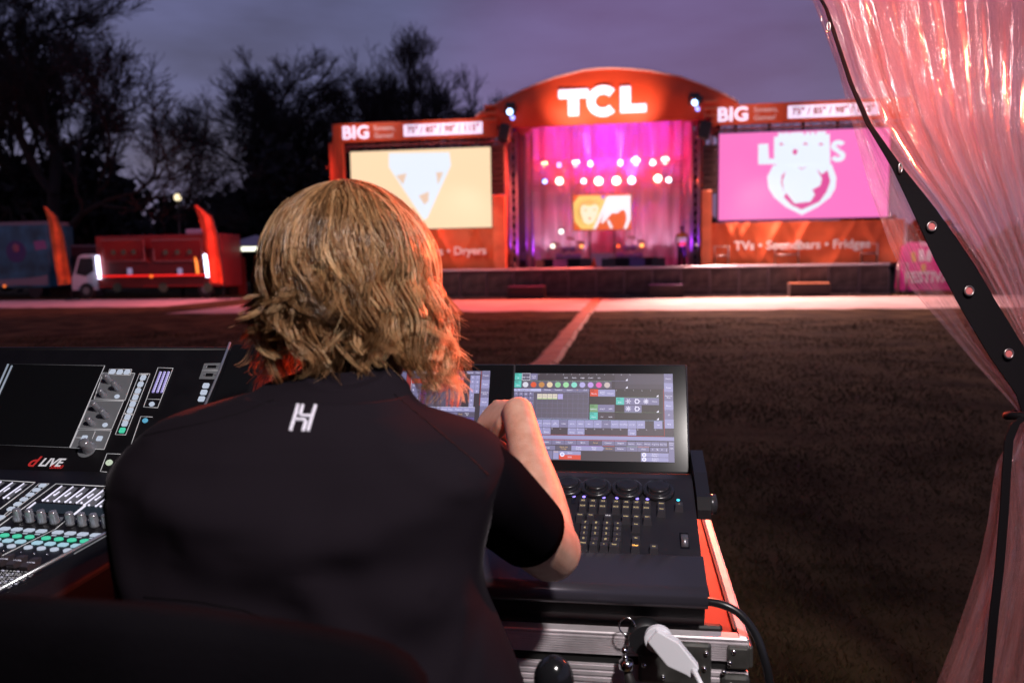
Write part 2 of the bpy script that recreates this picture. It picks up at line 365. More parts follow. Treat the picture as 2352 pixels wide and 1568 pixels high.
# ------------------------------------------------------------------ trucks
redp = mat('truck_red', (.22, .016, .014), .45, nsc=2, namt=.15); redd = mat('truck_red_dark', (.20, .015, .015), .5)
whp = mat('white_paint', (.62, .58, .62), .4); tyre = mat('tyre', (.015, .015, .015), .8); glsd = mat('dark_glass', (.01, .01, .012), .12)
def wheel(b, c, r, m1=tyre, w_=.25):
    b.cyl((c[0], c[1], c[2]), (0, 1, 0), r, w_, m1, 24)
def truck_red():
    Y = 40; P = lambda x, y: aty(x, y, Y)
    x0 = P(222, 600).x; x1 = P(512, 600).x; zt = P(300, 541).z; zb = .55
    t = thing('food_truck', ((x0 + x1) / 2, Y, 0), 'red food truck with a white cab and a lit serving hatch', 'food truck')
    b = MB(); b.box(((x0 + x1) / 2, Y + 1.05, (zt + zb) / 2), (x1 - x0, 2.1, zt - zb), redp, bev=.05, seg=2); b.build('body', t)
    gr = mat('truck_green', (.07, .12, .07), .6)
    zc = P(300, 633).z
    # hatches: two raised shutters
    for a, c in ((245, 338), (360, 470)):
        xa, xb = P(a, 560).x, P(c, 560).x; z1, z0 = P(a, 552).z, P(a, 600).z
        b = MB(); b.box(((xa + xb) / 2, Y - .28, (z0 + z1) / 2), (xb - xa, .05, z1 - z0), redd, Matrix.Rotation(R(18), 3, 'X'))
        for (cx, cz, sx, sz) in (((xa + xb) / 2, z1, xb - xa, .05), ((xa + xb) / 2, z0, xb - xa, .05), (xa, (z0 + z1) / 2, .05, z1 - z0), (xb, (z0 + z1) / 2, .05, z1 - z0)):
            b.box((cx, Y - .32 - (z0 + z1 - 2 * cz) * -.16, cz), (sx, .03, sz), mat('hatch_trim', (.30, .16, .15), .5))
        for k in range(3): b.cyl((xa + (xb - xa) * (.25 + .25 * k), Y - .33, (z0 + z1) / 2 - .1), (0, -1, 0), .14, .02, gr, 12)
        b.build('hatch', t)
    # opening
    z1, z0 = P(300, 603).z, P(300, 632).z; xa, xb = P(250, 600).x, P(470, 600).x
    b = MB(); b.box(((xa + xb) / 2, Y - .004, (z0 + z1) / 2), (xb - xa, .03, z1 - z0), mat('hatch_in', (.10, .012, .012), .6)); b.build('serving_opening', t)
    for x_ in (300, 415):
        b = MB(); q = P(x_, 623); b.box((q.x, Y - .08, q.z), (.22, .1, .34), glow(150, 130, 170, .8)); b.build('menu_holder', t)
    b = MB(); b.box(((x0 + x1) / 2, Y - .18, zc), (x1 - x0 - .4, .36, .06), redp); b.build('counter', t)
    b = MB(); b.box(((x0 + x1) / 2, Y - .37, zc - .01), (x1 - x0 - .5, .03, .08), glow(255, 30, 25, 1.3)); b.build('light_strip', t)
    for x_, ya, yb in ((227, 588, 640), (474, 584, 636)):
        qa, qb = P(x_, ya), P(x_ + 6, yb); b = MB(); b.tube([(qa.x, Y - .14, qa.z), (qb.x, Y - .14, qb.z)], .085, glow(215, 225, 255, 6), 10); b.build('light_tube', t)
    q0, q1 = P(452, 590), P(457, 628); b = MB(); b.tube([(q0.x, Y - .12, q0.z), (q1.x, Y - .12, q1.z)], .07, glow(255, 130, 50, 2), 8); b.build('warm_lamp', t)
    b = MB(); q = P(358, 634); b.sph((q.x, Y - .42, q.z), .09, glow(255, 110, 40, 1.5)); b.build('marker_lamp', t)
    for x_ in (270, 375, 478): b = MB(); q = P(x_, 660); b.cyl((q.x, Y - .001, q.z), (0, -1, 0), .26, .02, gr, 16); b.build('round_badge', t)
    b = MB(); q = P(440, 537); b.box((q.x - .1, Y + 1, zt + .15), (1.25, .9, .32), mat('roof_unit', (.35, .30, .42), .5), bev=.12, seg=3)
    b.build('roof_unit', t); b = MB(); b.sph((P(463, 537).x, Y + .5, zt + .2), .14, glow(255, 70, 70, 1.2)); b.build('roof_lamp', t)
    # cab
    xa = P(160, 640).x; xb = x0 - .04; zc1 = P(190, 584).z
    b = MB(); prof = [(xa + .05, .45), (xa, 1.0), (xa + .22, 1.45), (xa + .55, zc1 - .1), (xa + .8, zc1), (xb, zc1), (xb, .45)]
    b.prism([(p[0], Y + .1, p[1]) for p in prof], (0, 1.8, 0), whp); b.build('cab', t)
    b = MB(); prof = [(xa + .32, 1.35), (xa + .62, zc1 - .2), (xb - .22, zc1 - .2), (xb - .22, 1.5), (xa + .9, 1.2)]
    b.prism([(p[0], Y + .09, p[1]) for p in prof], (0, .03, 0), glsd); b.build('side_window', t)
    for cx in (xa + .95, x1 - 1.1):
        b = MB(); wheel(b, (cx, Y + .02, .42), .42); b.cyl((cx, Y, .42), (0, -1, 0), .2, .02, mat('rim', (.25, .25, .25), .4, .8), 16); b.build('wheel', t)
truck_red()
def truck_blue():
    Y = 41; P = lambda x, y: aty(x, y, Y)
    x0 = P(-90, 600).x; x1 = P(112, 600).x; zt = P(50, 517).z
    t = thing('ice_cream_truck', ((x0 + x1) / 2, Y, 0), 'light blue painted food truck at the left edge', 'food truck')
    m = mat('truck_blue', (.025, .11, .17), .5, nsc=.9, namt=.5)
    b = MB(); b.box(((x0 + x1) / 2, Y + 1.1, (zt + .6) / 2), (x1 - x0, 2.2, zt - .6), m, bev=.06, seg=2); b.build('body', t)
    b = MB(); b.box(((x0 + x1) / 2 + .4, Y + 1.1, zt + .1), (x1 - x0 - 1, 1.8, .2), mat('grey_trim', (.2, .17, .2), .6)); b.build('roof_rack', t)
    q = P(38, 590); b = MB(); b.cyl((q.x, Y - .001, q.z + .3), (0, -1, 0), .62, .02, mat('round_purple', (.06, .035, .14), .6), 24)
    b.sph((q.x, Y - .03, q.z + .5), .2, mat('round_pink', (.30, .10, .14), .6), sc=(1, .15, 1.2)); b.build('round_emblem', t)
    q = P(75, 575); b = MB(); b.prism([(q.x + .1, Y - .004, q.z + .5), (q.x + .8, Y - .004, q.z + .55), (q.x + .9, Y - .004, q.z + .1), (q.x + .2, Y - .004, q.z)], (0, -.01, 0), mat('pink_patch', (.28, .10, .26), .6))
    b.prism([(x0, Y - .004, .75), (x1 - .1, Y - .004, .75), (x1 - .1, Y - .004, 1.3), (x1 - 1.2, Y - .004, 1.15), (x0 + 1, Y - .004, 1.0), (x0, Y - .004, 1.25)], (0, -.01, 0), mat('cloud_patch', (.22, .18, .22), .6)); b.build('painted_panel', t)
    b = MB(); q = P(14, 693 - 2); q = P(14, 690); q = P(15, 692 - 10); b.sph((P(15, 690).x, Y - .08, P(15, 690 - 15).z + .45), .07, glow(255, 120, 50, 1.5)); b.build('marker_lamp', t)
    b = MB(); wheel(b, (x1 - 1.0, Y + .02, .42), .42); b.build('wheel', t)
    b = MB(); wheel(b, (x0 + 1.0, Y + .02, .42), .42); b.build('wheel', t)
truck_blue()
# dark back-of-house panel between the trucks
Y = 43; xa, xb = aty(112, 600, Y).x, aty(235, 600, Y).x; zt = aty(180, 583 - 20, Y).z
b = MB(); b.box(((xa + xb) / 2, Y, zt / 2), (xb - xa, .2, zt), mat('maroon_panel', (.05, .012, .016), .6), bev=.03); b.box(((xa + xb) / 2, Y - .12, zt - .05), (xb - xa, .05, .08), mat('grey_trim', (.2, .17, .2), .6))
tag(b.build('equipment_cabin'), 'low dark maroon cabin between the two food trucks', 'cabin')
# ------------------------------------------------------------------ feather flags
def flag(L_, Rr, bx, label, m, Y=37.3):
    t = thing('feather_flag', (aty(bx, 655, Y).x, Y, 0), label, 'flag', 'feather flags beside the red food truck')
    n = 22; b = MB(); lp = [aty(x, y, Y) for x, y in L_]; rp = [aty(x, y, Y) for x, y in Rr]
    rows = []
    for i, (a, c) in enumerate(zip(lp, rp)):
        rows.append([a.lerp(c, k / 6) + Vector((0, .07 * math.sin(k * 1.3 + i * .9), 0)) for k in range(7)])
    for f in (0, .012):
        vs = [[b.bm.verts.new(p + Vector((0, f, 0))) for p in r] for r in rows]
        fs = [b.bm.faces.new((vs[i][k], vs[i][k + 1], vs[i + 1][k + 1], vs[i + 1][k])) for i in range(len(vs) - 1) for k in range(6)]
        b._new(fs, m, True)
    b.build('fabric', t)
    b = MB(); top = lp[0]; pts = [Vector((rp[-1].x, Y, 0))] + [p + Vector((.02, .02, 0)) for p in rp[::-1]] + [top]
    b.tube(pts, .022, blk, 6); b.build('pole', t); b = MB(); b.box((rp[-1].x, Y, .04), (.5, .5, .08), blk, bev=.02); b.build('base', t)
fr = mat('flag_red', (.88, .09, .03), .7, nsc=1.2, namt=.35); fo = mat('flag_orange', (.85, .15, .03), .7, nsc=1.0, namt=.45)
flag([(100, 475), (107, 500), (113, 540), (122, 590), (132, 640), (136, 655)], [(104, 474), (130, 497), (145, 540), (155, 590), (162, 630), (163, 652)], 157, 'narrow red and orange feather flag beside the blue truck', fo)
flag([(445, 471), (455, 500), (465, 540), (474, 590), (482, 630), (484, 650)], [(452, 471), (486, 497), (498, 540), (506, 590), (511, 630), (512, 652)], 508, 'wide bright red feather flag at the right end of the red truck', fr)
for (x, y), pw in (((130, 560), 110), ((480, 560), 260)):
    q = aty(x, y, 36); lamp('flag_spot', 'SPOT', (q.x + .4, 35.6, .2), (q.x, 37.3, 2.2), pw, (1, .15, .05), .08, 70, .6)
# ------------------------------------------------------------------ gazebo
Y = 43; P = lambda x, y: aty(x, y, Y)
t = thing('gazebo_tent', (P(560, 600).x, Y, 0), 'pale pointed gazebo with a lit valance right of the red truck', 'tent')
xa, xb = P(497, 560).x, P(625, 560).x; zt = P(550, 538).z; ze = P(550, 566).z; xm = (xa + xb) / 2
b = MB(); ap = Vector((xm, Y + 1.5, zt)); cs = [Vector((xa, Y, ze)), Vector((xb, Y, ze)), Vector((xb, Y + 3, ze)), Vector((xa, Y + 3, ze))]
for i in range(4): b.face([cs[i], cs[(i + 1) % 4], ap], mat('tent_cloth', (.42, .36, .46), .8))
b.build('roof', t)
b = MB(); b.box(((xa + xb) / 2, Y - .01, ze - .14), (xb - xa, .02, .26), mat('valance', (.45, .44, .40), .8)); b.build('valance', t)
b = MB(); q = P(575, 577); b.box((q.x, Y - .06, ze - .15), (1.0, .06, .22), glow(250, 250, 225, 2.2), bev=.02); b.build('light_bar', t)
for x_, y_ in ((xa, Y), (xb, Y), (xa, Y + 3), (xb, Y + 3)): b = MB(); b.box((x_, y_ + .02, ze / 2 - .06), (.06, .06, ze - .14), blk); b.build('leg', t)
b = MB(); q0, q1 = P(518, 600).x, P(545, 600).x; b.box(((xa + P(560, 600).x) / 2 + .1, Y + .3, 1.05), (P(545, 600).x - xa, .1, 2.1), mat('booth_brown', (.05, .02, .016), .7)); b.build('side_wall', t)
b = MB(); b.box((P(551, 600).x, Y + .15, 1.05), (.45, .12, 2.1), mat('booth_red', (.30, .03, .02), .6)); b.build('red_panel', t)
# ------------------------------------------------------------------ STAGE (front plane Y = 36)
YS = 36.0
def pS(x, y, Y=YS): return aty(x, y, Y)
ora = mat('banner_orange', (.62, .085, .02), .6, nsc=.8, namt=.12); orr = mat('banner_red', (.80, .085, .02), .6, nsc=.5, namt=.1)
drk = mat('stage_dark', (.05, .03, .04), .7); alu = mat('aluminium', (.62, .60, .60), .35, .9, nsc=8, namt=.1); blkc = mat('black_cloth', (.02, .016, .02), .9)
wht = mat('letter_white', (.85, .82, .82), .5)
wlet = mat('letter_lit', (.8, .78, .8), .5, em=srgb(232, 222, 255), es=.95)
DZ = 1.32
b = MB(); b.box((-1, 40.2, DZ - .08), (25.2, 8.2, .16), drk)
for i in range(14): b.box((-13.3 + i * 1.9, 36.3, (DZ - .16) / 2), (.08, .08, DZ - .16), alu)
for i in range(14): b.box((-13.3 + i * 1.9, 43.9, (DZ - .16) / 2), (.08, .08, DZ - .16), alu)
b.box((-1, 36.06, DZ + .006), (25.2, .14, .012), mat('deck_edge', (.35, .3, .34), .5))
tag(b.build('stage_deck', loc=(-1, 40.2, 0)), 'raised stage floor under the stage roof and the screens', 'stage')
def truss(b, p0, p1, w_=.3, r=.028, m=alu, n=None, cross=True):
    p0, p1 = Vector(p0), Vector(p1); d = (p1 - p0); Ln = d.length; d.normalize()
    x = d.orthogonal().normalized() if abs(d.z) < .9 else Vector((1, 0, 0)); y = d.cross(x)
    C = [(x * a + y * c) * w_ / 2 for a, c in ((1, 1), (-1, 1), (-1, -1), (1, -1))]
    for q in C: b.tube([p0 + q, p1 + q], r, m, 6)
    n = n or max(2, int(Ln / (w_ * 1.3)))
    for i in range(n):
        a, c = p0 + d * Ln * i / n, p0 + d * Ln * (i + 1) / n
        for k in range(4):
            q, s = C[k], C[(k + 1) % 4]
            b.tube([a + (q if i % 2 else s), c + (s if i % 2 else q)], r * .55, m, 4, cap=False)
# roof arch
t = thing('stage_roof', (-1, YS, DZ), 'arched red orange stage roof carrying big white letters', 'stage roof')
TP = [(1093, 268), (1120, 250), (1150, 233), (1200, 208), (1240, 192), (1280, 178), (1340, 163), (1375, 159), (1410, 158), (1450, 160), (1490, 164), (1560, 177), (1620, 199), (1660, 216), (1695, 236)]
top = [pS(x, y) for x, y in TP]
bl, br = pS(1168, 294), pS(1612, 276)
front = [Vector((v.x, YS, v.z)) for v in top]
n = len(front); b = MB()
bot = []
for i, v in enumerate(front):
    f = i / (n - 1); zb = bl.z + (br.z - bl.z) * f
    x = min(max(v.x, bl.x), br.x)
    bot.append(Vector((v.x, YS, zb if bl.x <= v.x <= br.x else min(v.z - .05, zb + .25 * abs(v.x - x)))))
rows = []
for j in range(9):
    rows.append([u_.lerp(v, j / 8) + Vector((0, -.22 * math.sin(math.pi * j / 8) + .03 * math.sin(i * 1.7 + j), 0)) for i, (u_, v) in enumerate(zip(bot, front))])
vs = [[b.bm.verts.new(p) for p in r] for r in rows]
b._new([b.bm.faces.new((vs[j][i], vs[j][i + 1], vs[j + 1][i + 1], vs[j + 1][i])) for j in range(8) for i in range(n - 1)], orr, True)
b.build('front_banner', t)
b = MB(); roofm = mat('roof_skin', (.25, .03, .02), .7)
rr_ = [[v + Vector((0, .02, .02)), v + Vector((0, 4, .35)), v + Vector((0, 8, -.3))] for v in front]
vs = [[b.bm.verts.new(p) for p in r] for r in rr_]
b._new([b.bm.faces.new((vs[i][k], vs[i + 1][k], vs[i + 1][k + 1], vs[i][k + 1])) for i in range(n - 1) for k in range(2)], roofm, True)
b.build('roof_skin', t)
b = MB(); b.tube([v + Vector((0, -.04, .02)) for v in front], .045, mat('keder', (.75, .5, .5), .5), 6); b.build('edge_rail', t)
# letters T C L
def cap_stroke(b, pts, w_, m, y0, dep=.09):
    P2 = [Vector((p[0], p[1])) for p in pts]; Lf = []; Rt = []
    for i, p in enumerate(P2):
        d = (P2[min(i + 1, len(P2) - 1)] - P2[max(i - 1, 0)]).normalized(); q = Vector((-d.y, d.x)) * w_ / 2
        Lf.append(p + q); Rt.append(p - q)
    for i in range(len(P2) - 1):
        a = [Lf[i], Lf[i + 1], Rt[i + 1], Rt[i]]
        b.prism([(v.x, y0, v.y) for v in a], (0, dep, 0), m)
yl = YS - .34
def rr(b, x0, z0, x1, z1, m, y0=yl, dep=.09, bev=.05): b.box(((x0 + x1) / 2, y0 + dep / 2, (z0 + z1) / 2), (x1 - x0, dep, z1 - z0), m, bev=bev, seg=3)
A = lambda x, y: (pS(x, y, yl).x, pS(x, y, yl).z)
b = MB(); x0, z1 = A(1282, 206); x1, _ = A(1352, 206); _, z0 = A(1318, 266); _, zm = A(1318, 226); cx = (x0 + x1) / 2
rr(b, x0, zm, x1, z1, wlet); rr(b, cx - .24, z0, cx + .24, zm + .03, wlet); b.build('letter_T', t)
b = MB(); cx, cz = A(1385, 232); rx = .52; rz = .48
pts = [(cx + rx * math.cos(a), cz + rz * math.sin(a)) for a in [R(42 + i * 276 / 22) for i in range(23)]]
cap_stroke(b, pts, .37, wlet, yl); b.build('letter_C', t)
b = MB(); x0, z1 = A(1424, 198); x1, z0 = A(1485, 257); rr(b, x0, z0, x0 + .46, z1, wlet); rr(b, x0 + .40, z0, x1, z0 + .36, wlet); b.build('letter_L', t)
for x in (-2.6, .6): lamp('roof_sign_flood', 'SPOT', (x, YS - 2.6, 6.9), (x * .6 - .5, YS, 8.7), 760, (1, .58, .42), .15, 76, 1.0)
# towers
for x, y, rxx, lb in ((1153, 250, 0, 'lattice tower at the left side of the stage opening'), (1627, 235, 0, 'lattice tower at the right side of the stage opening')):
    q = pS(x, y, 36.3); b = MB(); truss(b, (q.x, 36.3, DZ), (q.x, 36.3, q.z + .1), .34, .03, mat('truss_red', (.35, .12, .12), .5, .3))
    b.box((q.x, 36.3, q.z + .15), (.55, .5, .12), mat('truss_red', (0, 0, 0)))
    tag(b.build('stage_tower'), lb, 'truss tower')
# header boards
def header(x0, x1, zb, zt, label, bx, cut=None):
    t = thing('header_board', ((x0 + x1) / 2, YS - .2, zb), label, 'sign', 'orange header boards above the big screens')
    b = MB(); b.box(((x0 + x1) / 2, YS - .15, (zb + zt) / 2), (x1 - x0, .14, zt - zb), ora, bev=.015); b.build('board', t)
    b = MB(); truss(b, (x0, YS + .15, zb - .16), (x1, YS + .15, zb - .16), .3, .03, mat('truss_red', (0, 0, 0))); b.build('beam', t)
    y = YS - .225; h = zt - zb; zc = (zb + zt) / 2 - .02
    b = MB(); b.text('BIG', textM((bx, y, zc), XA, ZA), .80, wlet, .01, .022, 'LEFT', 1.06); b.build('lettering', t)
    b = MB(); b.text('Screens,', textM((bx + 1.52, y, zc + .17), XA, ZA), .30, wht, .008, .004, 'LEFT'); b.build('lettering', t); b = MB(); b.text('Games!', textM((bx + 1.52, y, zc - .16), XA, ZA), .30, wht, .008, .004, 'LEFT'); b.build('lettering', t)
    px0, px1 = bx + 2.92, bx + 6.55
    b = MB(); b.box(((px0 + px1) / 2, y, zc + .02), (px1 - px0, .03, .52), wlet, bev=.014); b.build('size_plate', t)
    b = MB(); b.text('75" / 85" / 98" / 115"', textM(((px0 + px1) / 2, y - .022, zc + .02), XA, ZA), .40, mat('plate_text', (.50, .06, .04), .6), .005, .012, 'CENTER', .99); b.build('lettering', t)
    return t
header(-13.4, -5.75, 7.17, 8.02, 'orange header board with white BIG above the orange screen', -12.95)
header(3.55, 11.6, 7.30, 8.13, 'orange header board with white BIG above the pink screen', 3.8)
for x in (-8, -11.5): lamp('header_light', 'SPOT', (x, YS - 2.2, 8.6), (x, YS, 7.6), 150, (1, .6, .5), .1, 90, .7)
for x in (5.3, 8.7): lamp('header_light', 'SPOT', (x, YS - 2.2, 8.6), (x, YS, 7.7), 100, (1, .6, .5), .1, 90, .7)
# left end pillar
b = MB(); xa, xb = pS(769, 600).x, pS(801, 600).x; b.box(((xa + xb) / 2, YS - .1, 4.25), (xb - xa, .3, 5.84), ora, bev=.02)
tag(b.build('fabric_pillar'), 'tall orange fabric pillar at the left end of the orange screen', 'pillar')
for (xp, y0, y1, lb) in ((1149, 450, 612, 'orange pillar between the orange screen and the stage opening'), (1621, 438, 607, 'orange pillar between the stage opening and the pink screen')):
    q0, q1 = pS(xp, y0), pS(xp, y1); b = MB(); b.box((q0.x, YS - .32, (q0.z + DZ) / 2), (.58 if xp < 1300 else .42, .2, q0.z - DZ), mat('banner_pale', (.62, .17, .07), .6, nsc=1.5, namt=.2, bump=.5, bsc=3), bev=.02)
    tag(b.build('fabric_pillar'), lb, 'pillar')
    c = MB(); xc = pS(1146 if xp < 1300 else 1628, 400).x; zt, zb = pS(xp, 335).z, pS(xp, 446).z
    for i in range(8):
        h = (zt - zb) / 8; c.box((xc, YS - .15 - .0 * i, zb + h * (i + .5)), (.62, .45, h * .93), mat('speaker_black', (.045, .022, .022), .8), bev=.02)
    c.tube([(xc, YS - .1, zt), (xc, YS - .1, 7.6)], .02, blk, 6)
    tag(c.build('line_array'), 'dark hanging line array speaker %s' % ('left of the stage opening' if xp < 1300 else 'right of the stage opening'), 'speaker')
# LED walls
def led(x0, x1, zb, zt, colr, label, art, ry=0):
    t = thing('led_screen', ((x0 + x1) / 2, YS - .1, zb), label, 'screen')
    b = MB(); b.box(((x0 + x1) / 2, YS + .1, (zb + zt) / 2), (x1 - x0 + .12, .24, zt - zb + .12), drk, bev=.03)
    for i in range(5):
        x = x0 + (x1 - x0) * (i + .5) / 5; b.box((x, YS + .1, zt + .22), (.12, .12, .45), blk)
    b.build('cabinet', t)
    b = MB(); b.box(((x0 + x1) / 2, YS - .04, (zb + zt) / 2), (x1 - x0, .05, zt - zb), colr, bev=.02); b.build('display', t)
    b = MB(); art(b, YS - .07); b.build('picture', t)
    return t
cO = mat('led_orange', (.02, .02, .02), .5, em=srgb(255, 220, 178), es=1.06)
cP = mat('led_pink', (.02, .02, .02), .5, em=srgb(250, 118, 196), es=1.05)
cW = glow(232, 240, 252, 1.05); cP2 = glow(232, 82, 160, .95); cO2 = glow(240, 205, 180, 1.0)
def arc(cx, cz, rx, rz, a0, a1, n=16): return [(cx + rx * math.cos(R(a0 + (a1 - a0) * i / n)), cz + rz * math.sin(R(a0 + (a1 - a0) * i / n))) for i in range(n + 1)]
def poly(b, pts, y, m, dep=.012): b.prism([(p[0], y, p[1]) for p in pts], (0, dep, 0), m)
def art_left(b, y):
    q = lambda px, py: (pS(px, py, y).x, pS(px, py, y).z)
    poly(b, [q(893, 384), q(893, 352), q(1032, 350), q(1036, 380), q(982, 500), q(974, 506), q(950, 470)], y, cW)
    for a in ([q(910, 404), q(934, 398), q(926, 424)], [q(1002, 396), q(1018, 396), q(1006, 424)], [q(962, 450), q(985, 440), q(984, 462), q(975, 470)]): poly(b, a, y - .012, cO2)
def art_right(b, y):
    q = lambda px, py: (pS(px, py, y).x, pS(px, py, y).z)
    z3 = lambda zx, zy: q((1480 + zx / 2.306) * .9408, (100 + zy / 2.306) * .9408)
    # BRISBANE over LIONS
    b.text('BRISBANE', textM((z3(1100, 545)[0], y, z3(1100, 548)[1]), XA, ZA), .50, cW, .008, .06, 'CENTER', .86)
    L_ = [z3(*p) for p in ((856, 582), (912, 578), (916, 662), (946, 664), (950, 694), (856, 696))]; poly(b, L_, y, cW)
    poly(b, [z3(*p) for p in ((945, 540), (1258, 524), (1262, 694), (1200, 700), (1100, 716), (1000, 704), (945, 694))], y, cW)
    poly(b, arc(*z3(1063, 625), .10, .12, 0, 360, 12)[:-1], y - .012, cP2)
    for u in ((985, 580), (1120, 578), (1208, 580)): poly(b, [z3(u[0] - 14, u[1] + 6), z3(u[0], u[1] - 8), z3(u[0] + 16, u[1] + 8)], y - .012, cP2)
    S = arc(*z3(1306, 592), .20, .15, 20, 270, 12) + arc(*z3(1306, 648), .20, .15, 90, -160, 12)
    P2 = [Vector(p) for p in S]
    for i in range(len(P2) - 1):
        d = (P2[i + 1] - P2[i]); d = d.normalized() if d.length > 1e-6 else Vector((1, 0)); k = Vector((-d.y, d.x)) * .10
        poly(b, [P2[i] + k, P2[i + 1] + k + d * .02, P2[i + 1] - k + d * .02, P2[i] - k], y + .001 * (i % 2), cW)
    for s in (0,):
        shield = [(940, 700), (1100, 690), (1270, 695), (1296, 770), (1290, 830), (1262, 880), (1190, 935), (1102, 980), (1010, 935), (945, 880), (914, 830), (906, 765)]
        poly(b, [z3(*p) for p in shield], y, cW)
        poly(b, [z3(*p) for p in ((1185, 722), (1215, 752), (1245, 728), (1262, 790), (1240, 850), (1200, 905), (1100, 950), (1045, 925), (1000, 880), (1012, 855), (1060, 915), (1150, 905), (1175, 865), (1160, 838), (1205, 815), (1215, 775))], y - .012, cP2)
        poly(b, [z3(*p) for p in ((1010, 735), (992, 790), (1000, 850), (985, 800), (988, 760))], y - .012, cP2)
        poly(b, [z3(*p) for p in ((1075, 706), (1102, 718), (1135, 704), (1102, 724))], y - .012, cP2)
led(-12.647, -6.083, 3.19, 6.76, cO, 'big screen glowing pale orange with a white triangle logo', art_left)
led(3.92, 10.9, 3.26, 6.95, cP, 'big pink screen showing a white lion head logo', art_right)
# skirts under the screens
def skirt(x0, x1, txt, tx, ta, label, sd):
    t = thing('fabric_skirt', ((x0 + x1) / 2, YS - .2, DZ), label, 'banner'); g = random.Random(sd); nx, nz = 90, 22; b = MB()
    tops = [x0 + (x1 - x0) * g.random() for _ in range(14)]
    def dy(x, z):
        f = 0
        for k, xt in enumerate(tops):
            d = (x - xt) - (1.0 - z) * (.9 if k % 2 else -.9); f += .055 * math.exp(-(d / .16) ** 2) * (.3 + z)
        return -f + .04 * math.sin(x * 1.9 + z * 2) + .03 * noise.noise(Vector((x * 1.2, z * 3, sd)))
    vs = [[b.bm.verts.new((x0 + (x1 - x0) * i / nx, YS - .22 + dy(x0 + (x1 - x0) * i / nx, j / nz), DZ + .02 + (3.12 - DZ) * j / nz)) for i in range(nx + 1)] for j in range(nz + 1)]
    b._new([b.bm.faces.new((vs[j][i], vs[j][i + 1], vs[j + 1][i + 1], vs[j + 1][i])) for j in range(nz) for i in range(nx)], mat('skirt_orange', (.60, .105, .03), .55, nsc=.9, namt=.15), True)
    b.build('fabric', t); b = MB(); b.text(txt, textM((tx, YS - .38, 2.13), XA, ZA), .52, wht, .006, .012, ta, 1.02); b.build('lettering', t)
skirt(-13.3, -5.55, 'Washers • Dryers', -6.30, 'RIGHT', 'wrinkled orange skirt with Dryers lettering under the orange screen', 3)
skirt(3.3, 11.5, 'TVs • Soundbars • Fridges', 7.35, 'CENTER', 'wrinkled orange skirt with TVs, Soundbars, Fridges lettering', 4)
lamp('skirt_light', 'SPOT', (5.5, 33.0, 5.2), (6.8, 36, 2.2), 420, (1, .72, .6), .2, 100, .8)
lamp('skirt_light', 'SPOT', (-7.5, 33.0, 5.2), (-8, 36, 2.2), 420, (1, .72, .6), .2, 100, .8)
# handrails
def rail(x0, x1, label, k=2):
    a, c = pS(x0, 600, 35.9).x, pS(x1, 600, 35.9).x; h = .82; b = MB()
    b.tube([(a, 35.75, DZ), (a, 35.75, DZ + h), (c, 35.75, DZ + h), (c, 35.75, DZ)], .035, alu, 6)
    b.tube([(a, 35.75, DZ + h / 2), (c, 35.75, DZ + h / 2)], .02, alu, 6)
    tag(b.build('handrail'), label, 'handrail', 'metal handrails along the stage front')
rail(1778, 1832, 'metal handrail standing below the Soundbars lettering'); rail(1975, 2012, 'metal handrail right of the Fridges lettering'); rail(1640, 1672, 'metal handrail at the left end of the right skirt')
b = MB(); q = pS(2074, 600, 35.9); b.tube([(q.x, 35.7, 0), (q.x, 35.7, 3.0)], .06, mat('pole_pale', (.5, .45, .45), .5), 8); tag(b.build('pole'), 'pale upright pole at the right end of the orange skirt', 'pole')
# crowd barrier panels
ORD = 'rightmost second third fourth fifth sixth seventh eighth ninth tenth eleventh twelfth thirteenth fourteenth fifteenth sixteenth'.split()
def barrier(x, first=[None]):
    lbl = '%s crowd barrier panel from the right end of the row before the stage' % ORD.pop()
    if first[0]:
        return copy_thing(first[0], (x, 35.12, 0), lbl)
    t = thing('crowd_barrier', (x, 35.12, 0), lbl, 'barrier', 'crowd barrier panels before the stage'); W_ = 1.21
    b = MB(); b.box((x, 35.12, 1.27), (W_ - .01, .12, .09), mat('rail_white', (.55, .50, .56), .4, .3), bev=.02)
    b.build('top_rail', t)
    b = MB(); b.box((x, 35.14, .64), (W_ - .06, .02, 1.14), mat('scrim', (.055, .038, .040), .85, nsc=2.5, namt=.5)); b.build('scrim', t)
    b = MB()
    for s in (-1, 1): b.box((x + s * (W_ / 2 - .025), 35.115, .62), (.028, .05, 1.2), mat('barrier_steel', (.13, .10, .12), .5, .5))
    b.box((x, 35.115, .3), (W_ - .1, .03, .025), mat('barrier_steel', (0, 0, 0))); b.build('frame', t)
    b = MB(); b.box((x, 34.95, .03), (W_ - .04, .42, .03), mat('barrier_steel', (0, 0, 0))); b.build('foot_plate', t)
    first[0] = t; return t
for i in range(16): barrier(-8.05 + i * 1.215)
b = MB(); x = 11.15; b.tube([(x, 35.2, 0), (x, 35.2, 1.3), (x + .35, 35.2, 1.3), (x + .35, 35.2, 0)], .04, alu, 6); tag(b.build('barrier_gate'), 'small metal gate frame ending the barrier row', 'gate')
